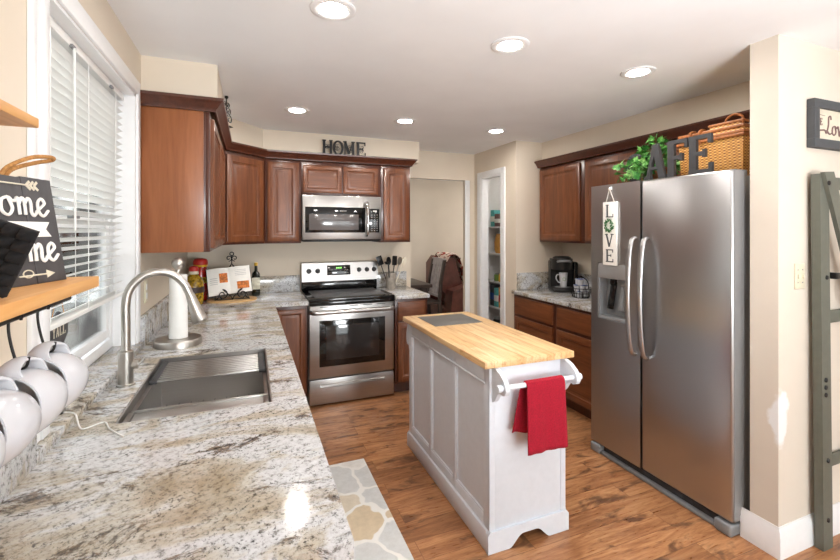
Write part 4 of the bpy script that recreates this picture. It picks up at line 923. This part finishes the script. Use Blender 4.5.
for y, lb in MUG:
    z = 1.375
    if hk is None:
        hk = B(); hk.tube(smooth_path([(.006, 0, -.004), (.006, 0, .0045), (0, 0, .0072), (-.007, 0, .002), (-.008, 0, -.02), (-.003, 0, -.05), (.004, 0, -.072), (.012, 0, -.071), (.015, 0, -.058)], 5), .0019, 7)
        hk = tag(hk.done('s_hook', 'blackmetal'), lb.replace('white mug', 'black hook holding the white mug'), 'hook', 'black hooks on the mug rail', (-.312, y, z))
        mg = thing('mug', lb, 'mug', (-.306, y, 1.2505), group='white mugs on the rail'); t = mg
        Rm = Matrix.Rotation(R(262), 4, 'Z') @ Matrix.Rotation(R(84), 4, 'Y')       # cup axis: opening turned between the wall and the viewer
        b = B(); b.M0 = Rm; b.at(); b.lathe([(.027, -.046), (.036, -.044), (.043, -.032), (.0475, -.012), (.049, .006), (.0485, .020), (.0455, .031), (.045, .038), (.0425, .038), (.0428, .03), (.0455, .019), (.046, .004), (.044, -.014), (.038, -.032), (0, -.038)], 36, cap1=False); S_('cup', b, 'mug_white')
        inv = Rm.inverted(); up = (inv @ Vector((0, 0, 1, 0)).to_3d()).normalized(); zx = Vector((0, 0, 1)); up = (up - zx * up.z).normalized()
        b = B(); b.M0 = Rm; b.at(); HP = smooth_path([up * .042 + zx * .030, up * .052 + zx * .032, up * .062 + zx * .018, up * .063 + zx * .002, up * .058 - zx * .016, up * .042 - zx * .026], 5)
        side = up.cross(zx)
        n = len(HP); lp = []
        for i, p in enumerate(HP):
            tt = (HP[min(n - 1, i + 1)] - HP[max(0, i - 1)]).normalized(); nn = tt.cross(side)
            wd = .009 + .009 * abs(i / (n - 1) - .5) * 2
            lp.append([p + nn * (.0045 * math.cos(q)) + side * (wd * math.sin(q)) for q in [2 * math.pi * k / 10 for k in range(10)]])
        b.rings(lp); S_('handle', b, 'mug_white')
    else:
        h2 = hk.copy(); COL.objects.link(h2); h2.location = (-.312, y, z); h2['label'] = lb.replace('white mug', 'black hook holding the white mug')
        dup(mg, lb, (-.306, y, 1.2505))
# plank sign leaning on the shelf
SO = Vector((-.302, .935, 1.4135)); ang = math.atan2(-.963, -.27)
t = thing('plank_sign', 'charcoal plank sign reading home sweet home with a rope handle', 'sign', SO, ang + math.pi)
# local: +x runs towards the window end (sign right), front is -Y ... right edge at x = 0
def sg(b): b.M0 = Matrix.Rotation(R(-9), 4, 'X'); return b.at()
HS = .178
for k, (xa, xb) in enumerate(((-.064, 0), (-.134, -.0655), (-.204, -.1355), (-.27, -.2055))):
    b = sg(B()); b.box(xa, xb, 0, .012, 0, HS - (.001, .003, .0, .002)[k], .0012); S_('plank', b, 'signwood')
b = sg(B()); b.box(-.26, -.01, .012, .018, .03, .05).box(-.26, -.01, .012, .018, .13, .15); S_('batten', b, 'signwood')
b = sg(B()); y = -.0015
word(b, 'Home', -.158, .112, .055, .0024, y); word(b, 'Home', -.152, .036, .055, .0026, y)
S_('lettering', b, 'sign_white')
b = sg(B()); b.prism([(-.2, .077), (-.02, .077), (-.03, .0895), (-.02, .102), (-.2, .102)], -.001, .001, 'xz'); S_('banner', b, 'sign_white')
b = sg(B()); b.tube([(-.125, -.001, .163), (-.05, -.001, .163)], .0013, 6); b.prism([(-.142, .163), (-.122, .170), (-.122, .156)], -.001, .001, 'xz')
for k in range(3): b.seg2((-.056 + k * .008, .163), (-.048 + k * .008, .170), .004, -.001, .001); b.seg2((-.056 + k * .008, .163), (-.048 + k * .008, .156), .004, -.001, .001)
S_('arrow', b, 'beige_txt')
b = sg(B()); b.tube([(-.1, -.001, .0145), (-.043, -.001, .0145)], .0013, 6); b.prism([(-.026, .0145), (-.044, .021), (-.044, .008)], -.001, .001, 'xz'); b.tube([(x_, -.001, z_) for x_, z_ in arc(-.082, .0175, .01, .006, 0, 350, 14)], .001, 5, closed=True)
S_('arrow', b, 'beige_txt')
b = sg(B()); b.tube(smooth_path([(-.088, .014, .17), (-.08, .004, .19), (-.05, -.012, .208), (-.012, -.016, .214), (.004, -.006, .213), (-.02, .006, .206), (-.06, .014, .19), (-.078, .016, .168)], 6), .0034, 8); S_('rope_handle', b, 'rope')
# quilted pot holder
c0 = Vector((-.2405, .656, 1.4985)); F3 = Vector((.3706, .9288, 0)); R3 = Vector((.9288, -.3706, 0)); U3 = Vector((0, 0, 1))
e1 = (-R3 * .95 + U3 * .30).normalized(); e2 = (-R3 * .52 - U3 * .85 + F3 * .1).normalized(); nn = e1.cross(e2).normalized()
o0 = c0 + e2 * .09
b = B(o0); K = 24; Lq = .115
def pd(i, k, s): q = .003 + .008 * abs(math.sin(math.pi * i / 4) * math.sin(math.pi * k / 4)) ** .5; q = q if 0 < i < K and 0 < k < K else .003; return c0 + e1 * (Lq * i / K) + e2 * (Lq * .84 * k / K) + nn * (q * s)
for s in (-1, 1):
    G = [[b.v(*pd(i, k, s)) for k in range(K + 1)] for i in range(K + 1)]
    for i in range(K):
        for k in range(K): b.f([G[i][k], G[i + 1][k], G[i + 1][k + 1], G[i][k + 1]])
    if s < 0: G0_ = G
rim = [(i, 0) for i in range(K)] + [(K, k) for k in range(K)] + [(i, K) for i in range(K, 0, -1)] + [(0, k) for k in range(K, 0, -1)]
for (i, k), (i2, k2) in zip(rim, rim[1:] + rim[:1]): b.f([G0_[i][k], G0_[i2][k2], G[i2][k2], G[i][k]])
o = b.done('pot_holder', 'cloth_black'); tag(o, 'black quilted pot holder leaning before the charcoal sign', 'pot holder', loc=o0)
# charger and cable on the counter
t = thing('charging_cable', 'black plug with a white cable on the granite window ledge', 'cable', (-.535, 1.60, .9455))
S_('cord', B().tube(smooth_path([(0, 0, .004), (.03, -.01, .004), (.05, -.03, .0), (.062, -.045, -.028), (.08, -.06, -.0325), (.12, -.03, -.0325), (.15, -.09, -.0325), (.2, -.16, -.0325)], 6), .0022, 6), 'plastic_white')
S_('plug', B().box(-.03, .012, -.014, .014, .0005, .022, .004), 'black')

# ------------------------------------------------------------------ window blind and hanging plaque
BX = -.584; t = thing('window_blind', 'white horizontal slat blind hanging in the kitchen window', 'blind', (BX, 1.95, 2.15))
S_('headrail', B((BX, 1.95, 2.15)).box(BX - .022, BX + .022, WY0 + .02, WY1 - .02, 2.122, 2.153, .003), 'plastic_white')
b = B((BX, 1.95, 2.15)); z = 1.222
while z < 2.115:
    b.at((BX, 0, z), ry=R(-33) if z > 1.6 else R(-24)); cv = [(-.0185, -.0012), (-.008, .0012), (.008, .0012), (.0185, -.0012), (.0185, -.0022), (.008, .0002), (-.008, .0002), (-.0185, -.0022)]
    b.rings([[(x_, y_, z_) for x_, z_ in cv] for y_ in (WY0 + .025, WY1 - .025)]); z += .031
S_('slats', b, 'plastic_white')
S_('bottom_rail', B((BX, 1.95, 2.15)).box(BX - .02, BX + .02, WY0 + .025, WY1 - .025, 1.192, 1.21, .004), 'plastic_white')
for y in (1.62, 1.95, 2.30):
    S_('ladder_cord', B((BX, 1.95, 2.15)).tube([(BX + .02, y, 2.13), (BX + .02, y, 1.2)], .0014, 6).tube([(BX - .02, y, 2.13), (BX - .02, y, 1.2)], .0014, 6), 'plastic_white')
S_('tilt_wand', B((BX, 1.95, 2.15)).tube([(BX + .03, 1.78, 2.12), (BX + .032, 1.78, 1.5)], .0035, 6), 'plastic_white')
for y in (1.765, 2.20): S_('cord_clip', B((BX, 1.95, 2.15)).box(BX + .02, BX + .03, y, y + .03, 2.118, 2.128), 'greyd')
PL = (T + .0545, 1.80, 1.19); t = thing('window_plaque', 'small dark plaque with white lettering hanging behind the blind', 'plaque', PL, R(90))
b = B(); b.prism([(-.075, .0), (-.075, -.05), (-.05, -.07), (-.03, -.085), (0, -.092), (.03, -.085), (.05, -.07), (.075, -.05), (.075, .0), (.06, .018), (.03, .022), (0, .035), (-.03, .022), (-.06, .018)], -.0035, .0035, 'xz'); S_('board', b, 'signwood')
b = B(); x = -.055
for ch in 'YALL':
    if ch == 'Y': b.seg2((x, -.012), (x + .01, -.03), .004, -.0046, -.003); b.seg2((x + .02, -.012), (x + .01, -.03), .004, -.0046, -.003); b.seg2((x + .01, -.03), (x + .01, -.048), .004, -.0046, -.003)
    else: glyph(b, ch, x, -.048, .036, -.0046, -.003, .14, .62, False)
    x += .027
S_('lettering', b, 'beige_txt'); S_('cord', B().tube([(-.05, 0, .018), (0, 0, .13), (.05, 0, .018)], .0015, 6), 'rope')

# ------------------------------------------------------------------ pantry
psh = []
for k, (z, lb) in enumerate(((.30, 'bottom white pantry shelf'), (.592, 'second white pantry shelf from the floor'), (.893, 'middle white pantry shelf'), (1.227, 'second white pantry shelf from the top'), (1.546, 'top white pantry shelf'))):
    t = thing('pantry_shelf', lb + ' seen through the narrow doorway', 'shelf', (2.97, 4.15, z), group='pantry shelves')
    S_('board', B((2.97, 4.15, z)).box(2.70, 3.198, 3.725, 4.568, z - .018, z, .002), 'white'); S_('cleat', B((2.97, 4.15, z)).box(2.66, 3.19, 4.55, 4.568, z - .055, z - .018, .002), 'white')
def carton(x, y, z, w, d, h, m, m2, lb, nm='food_carton', rz=0):
    t = thing(nm, lb, 'carton', (x, y, z + .0005), R(rz)); b = B().box(-w / 2, w / 2, -d / 2, d / 2, 0, h, .002); b.done('box', m, t); B().box(-w / 2 - .0006, w / 2 + .0006, -d / 2 - .0006, d / 2 + .0006, h * .3, h * .62).done('label_band', m2, t)
def can(x, y, z, r, h, m, m2, lb, nm='food_can', cat='can'):
    t = thing(nm, lb, cat, (x, y, z + .0005)); B().lathe([(r * .96, 0), (r, .004), (r, h * .8), (r * .96, h * .84), (r * .7, h * .88)], 20).done('body', m, t); B().lathe([(r * .72, h * .87), (r * .74, h), (r * .6, h + .002)], 20).done('lid', m2, t)
carton(2.775, 4.46, 1.546, .11, .078, .20, 'teal', 'sign_white', 'teal carton on the top pantry shelf')
carton(2.775, 4.37, 1.546, .11, .078, .15, 'mauve', 'sign_white', 'mauve carton on the top pantry shelf')
can(2.765, 4.27, 1.546, .035, .27, 'plastic_white', 'blue', 'white bottle with a blue cap on the top pantry shelf', 'cleaner_bottle', 'bottle')
t = thing('chip_bag', 'tan snack bag slumped on the second pantry shelf from the top', 'bag', (2.79, 4.42, 1.2275), R(80))
S_('bag', B().rings([[(x_ * w_, y_ * d_, z_) for x_, y_ in arc(0, 0, 1, 1, 0, 360, 14)[:-1]] for w_, d_, z_ in ((.06, .035, 0), (.085, .05, .04), (.09, .05, .13), (.085, .03, .2), (.088, .004, .235))]), 'tan')
can(2.765, 4.27, 1.227, .042, .17, 'greyd', 'black', 'grey spice tin on the second pantry shelf from the top'); can(2.765, 4.17, 1.227, .04, .15, 'label', 'black', 'brown jar on the second pantry shelf from the top', 'food_jar', 'jar')
can(2.765, 4.42, .893, .038, .09, 'green', 'greyd', 'green labelled can on the middle pantry shelf'); can(2.765, 4.32, .893, .038, .11, 'yellow', 'greyd', 'yellow labelled can on the middle pantry shelf'); can(2.765, 4.22, .893, .04, .16, 'darkframe', 'black', 'dark grey canister on the middle pantry shelf', 'canister', 'canister')
carton(2.775, 4.47, .592, .11, .078, .25, 'darkframe', 'blue', 'dark blue carton on the second pantry shelf from the floor')
carton(2.775, 4.38, .592, .11, .078, .22, 'teal', 'sign_white', 'pale teal carton on the second pantry shelf from the floor')
carton(2.775, 4.28, .592, .11, .078, .24, 'tan', 'red', 'orange and red carton on the second pantry shelf from the floor')
can(2.765, 4.40, .30, .06, .16, 'black', 'greyd', 'black cooking pot on the bottom pantry shelf', 'cooking_pot', 'pot'); can(2.765, 4.25, .30, .055, .13, 'greyd', 'black', 'grey canister on the bottom pantry shelf', 'canister', 'canister')

# ------------------------------------------------------------------ dining room
t = thing('dining_table', 'dark wooden dining table beyond the opening', 'table', (1.66, 5.85, 0))
S_('tabletop', B().box(-.75, .66, -.5, .5, .72, .765, .006), 'darkwood'); S_('apron', B().box(-.68, .58, -.43, .43, .64, .72), 'darkwood')
for sx, sy in ((-.66, -.42), (.56, -.42), (-.66, .42), (.56, .42)): S_('leg', B().rings([[(sx + a * .03, sy + c * .03, 0) for a, c in ((-1, -1), (1, -1), (1, 1), (-1, 1))], [(sx + a * .042, sy + c * .042, .72) for a, c in ((-1, -1), (1, -1), (1, 1), (-1, 1))]]), 'darkwood')
t = thing('dining_chair', 'dark slat back dining chair with greyish back by the dark table', 'chair', (2.34, 5.82, 0), R(-90))
S_('seat', B().box(-.23, .23, -.24, .22, .44, .475, .012, 3), 'darkwood')
for sx in (-1, 1):
    S_('leg', B().rings([[(sx * .205 + a * .018, -.21 + c * .018, z_) for a, c in ((-1, -1), (1, -1), (1, 1), (-1, 1))] for z_ in (0, .44)]), 'darkwood')
    S_('leg', B().rings([[(sx * .205 + a * .022, y_ + c * .02, z_) for a, c in ((-1, -1), (1, -1), (1, 1), (-1, 1))] for y_, z_ in ((.24, 0), (.2, .45), (.225, .75), (.285, 1.07))]), 'darkwood')
S_('top_rail', B().prism([(.26, .99), (.29, .99), (.305, 1.09), (.28, 1.09)], -.225, .225, 'yz').bevel(.006), 'chairwood')
S_('lower_rail', B().box(-.2, .2, .19, .22, .53, .57, .005), 'chairwood')
for k in range(4): S_('back_slat', B().rings([[(-.135 + k * .09 + a * .028, y_ + c * .007, z_) for a, c in ((-1, -1), (1, -1), (1, 1), (-1, 1))] for y_, z_ in ((.205, .56), (.235, .8), (.272, 1.0))]), 'chairwood')
for z_ in (.2,): S_('stretcher', B().box(-.2, -.185, -.2, .22, z_, z_ + .03).box(.185, .2, -.2, .22, z_, z_ + .03), 'darkwood')
t = thing('recliner', 'brown leather recliner in the dining area beyond the opening', 'armchair', (3.09, 6.10, 0))
S_('base', B().box(-.40, .45, -.42, .42, .03, .36, .05, 3), 'leather'); S_('seat_cushion', B().box(-.25, .5, -.25, .25, .34, .5, .06, 4), 'leather')
for sy in (-1, 1):
    b = B(); b.prism([(-.42, .05), (.5, .05), (.52, .3), (.5, .62), (.42, .71), (.2, .73), (-.1, .69), (-.36, .62)], sy * .43 - .12, sy * .43 + .12, 'xz').bevel(.055, 30, 4); S_('arm', b, 'leather')
b = B(); b.prism([(-.22, .4), (.0, .46), (-.14, .8), (-.22, 1.08), (-.33, 1.1), (-.42, .98), (-.42, .6)], -.33, .33, 'xz').bevel(.06, 25, 4); S_('back', b, 'leather')
b = B(); N = 14
PT = [(-.02, .60), (-.12, .86), (-.19, 1.08), (-.26, 1.135), (-.34, 1.125), (-.43, 1.0), (-.45, .85)]
PS = smooth_path([(x_, 0, z_) for x_, z_ in PT], 4); G = [[b.v(p.x + .012 * math.sin(k * 1.3 + i * .4) + .03, -.37 + .5 * k / N, p.z + .012 * math.sin(k * .9)) for k in range(N + 1)] for i, p in enumerate(PS)]
for i in range(len(PS) - 1):
    for k in range(N): b.f([G[i][k], G[i][k + 1], G[i + 1][k + 1], G[i + 1][k]])
o = b.done('throw_blanket', 'throw'); sm = o.modifiers.new('thickness', 'SOLIDIFY'); sm.thickness = .015; sm.offset = 1; tag(o, 'red and cream patterned throw over the brown recliner back', 'blanket', loc=(3.09, 6.10, 0))
t = thing('side_table', 'dark side table behind the recliner by the dining room wall', 'table', (3.78, 6.76, 0)); S_('top', B().box(-.3, .3, -.13, .13, .70, .74, .006), 'darkwood')
for sx in (-.26, .26):
    for sy in (-.1, .1): S_('leg', B().box(sx - .02, sx + .02, sy - .02, sy + .02, 0, .70), 'darkwood')
can(3.53, 6.76, .74, .06, .17, 'black', 'yellow', 'dark jar with a yellow top on the side table', 'candle_jar', 'jar')

# ------------------------------------------------------------------ right wall: framed sign, switch, metal rack
YW = 1.205; t = thing('framed_sign', 'grey framed cream sign with cursive Love lettering on the right wall', 'sign', (2.82, YW, 2.01))
b = B(); x0, x1, z0, z1, w = -.355, .355, -.115, .115, .042
for q in ((x0, x1, z0, z0 + w), (x0, x1, z1 - w, z1), (x0, x0 + w, z0 + w, z1 - w), (x1 - w, x1, z0 + w, z1 - w)): b.box(q[0], q[1], -.034, -.001, q[2], q[3], .002)
S_('frame', b, 'darkframe'); S_('board', B().box(x0 + w, x1 - w, -.02, -.002, z0 + w, z1 - w), 'beige_txt')
b = B(); word(b, 'Love', x0 + w + .07, -.045, .085, .0035, -.021); S_('lettering', b, 'mauve')
b = B(); glyph(b, 'H', x0 + w + .004, -.005, .035, -.0222, -.02, .12, .45, False); glyph(b, 'E', x0 + w + .027, -.005, .035, -.0222, -.02, .12, .5, False)
b.tube([(x0 + w + .01, -.0205, .046), (x0 + w + .07, -.0205, .043)], .0012, 5); b.tube([(x0 + w + .02, -.0205, -.03), (x0 + w + .06, -.0205, -.026), (x0 + w + .1, -.0205, -.04)], .004, 6); S_('small_print', b, 'mauve')
t = thing('light_switch', 'ivory double toggle switch plate on the wall end right of fridge', 'switch', (2.405, YW, 1.285))
S_('plate', B().box(-.038, .038, -.006, -.0005, -.06, .06, .002), 'ivory')
for sx in (-.018, .018): S_('toggle', B().box(sx - .005, sx + .005, -.014, -.005, -.011, .009, .002), 'ivory')
b = B()
for sx in (-.018, .018):
    for z_ in (-.03, .03): b.lathe([(.003, 0), (.003, .002)], 8, c=(0, 0)) if False else b.box(sx - .0025, sx + .0025, -.0072, -.0055, z_ - .0025, z_ + .0025)
S_('screws', b, 'greyd')
t = thing('metal_rack', 'grey-green metal frame with diagonal brace standing by the right wall', 'rack', (2.532, 1.166, 0))
b = B(); b.prism([(-.045, .0006), (.03, .0006), (-.005, 1.765), (-.075, 1.765)], -.018, .018, 'xz').bevel(.002); S_('post', b, 'sage')
b = B(); b.prism([(-.075, 1.77), (.0, 1.775), (.62, .35), (.54, .35)], -.036, -.0185, 'xz').bevel(.002); S_('brace', b, 'sage')
b = B(); b.prism([(.52, .0006), (.60, .0006), (.60, 1.765), (.52, 1.765)], -.018, .018, 'xz').bevel(.002); S_('post', b, 'sage')
for z_ in (.35, 1.05, 1.70): S_('crossbar', B().box(-.02, .55, .0185, .03, z_, z_ + .06, .002), 'sage')
def bolt(x_, z_, y_): b = B().at((x_, y_, z_), rx=R(90)); b.lathe([(.011, 0), (.011, .004), (.007, .007)], 12); S_('bolt', b, 'black')
bolt(-.045, 1.72, -.036); bolt(-.022, 1.28, -.018)
for z_ in (.80, .765, .73): bolt(-.03, z_, -.018)
bolt(-.012, .42, -.018); bolt(-.01, .14, -.018); bolt(.56, .4, -.036)
B().box(.03, .07, -.03, .018, 1.27, 1.30, .004).done('clip', 'black', t)
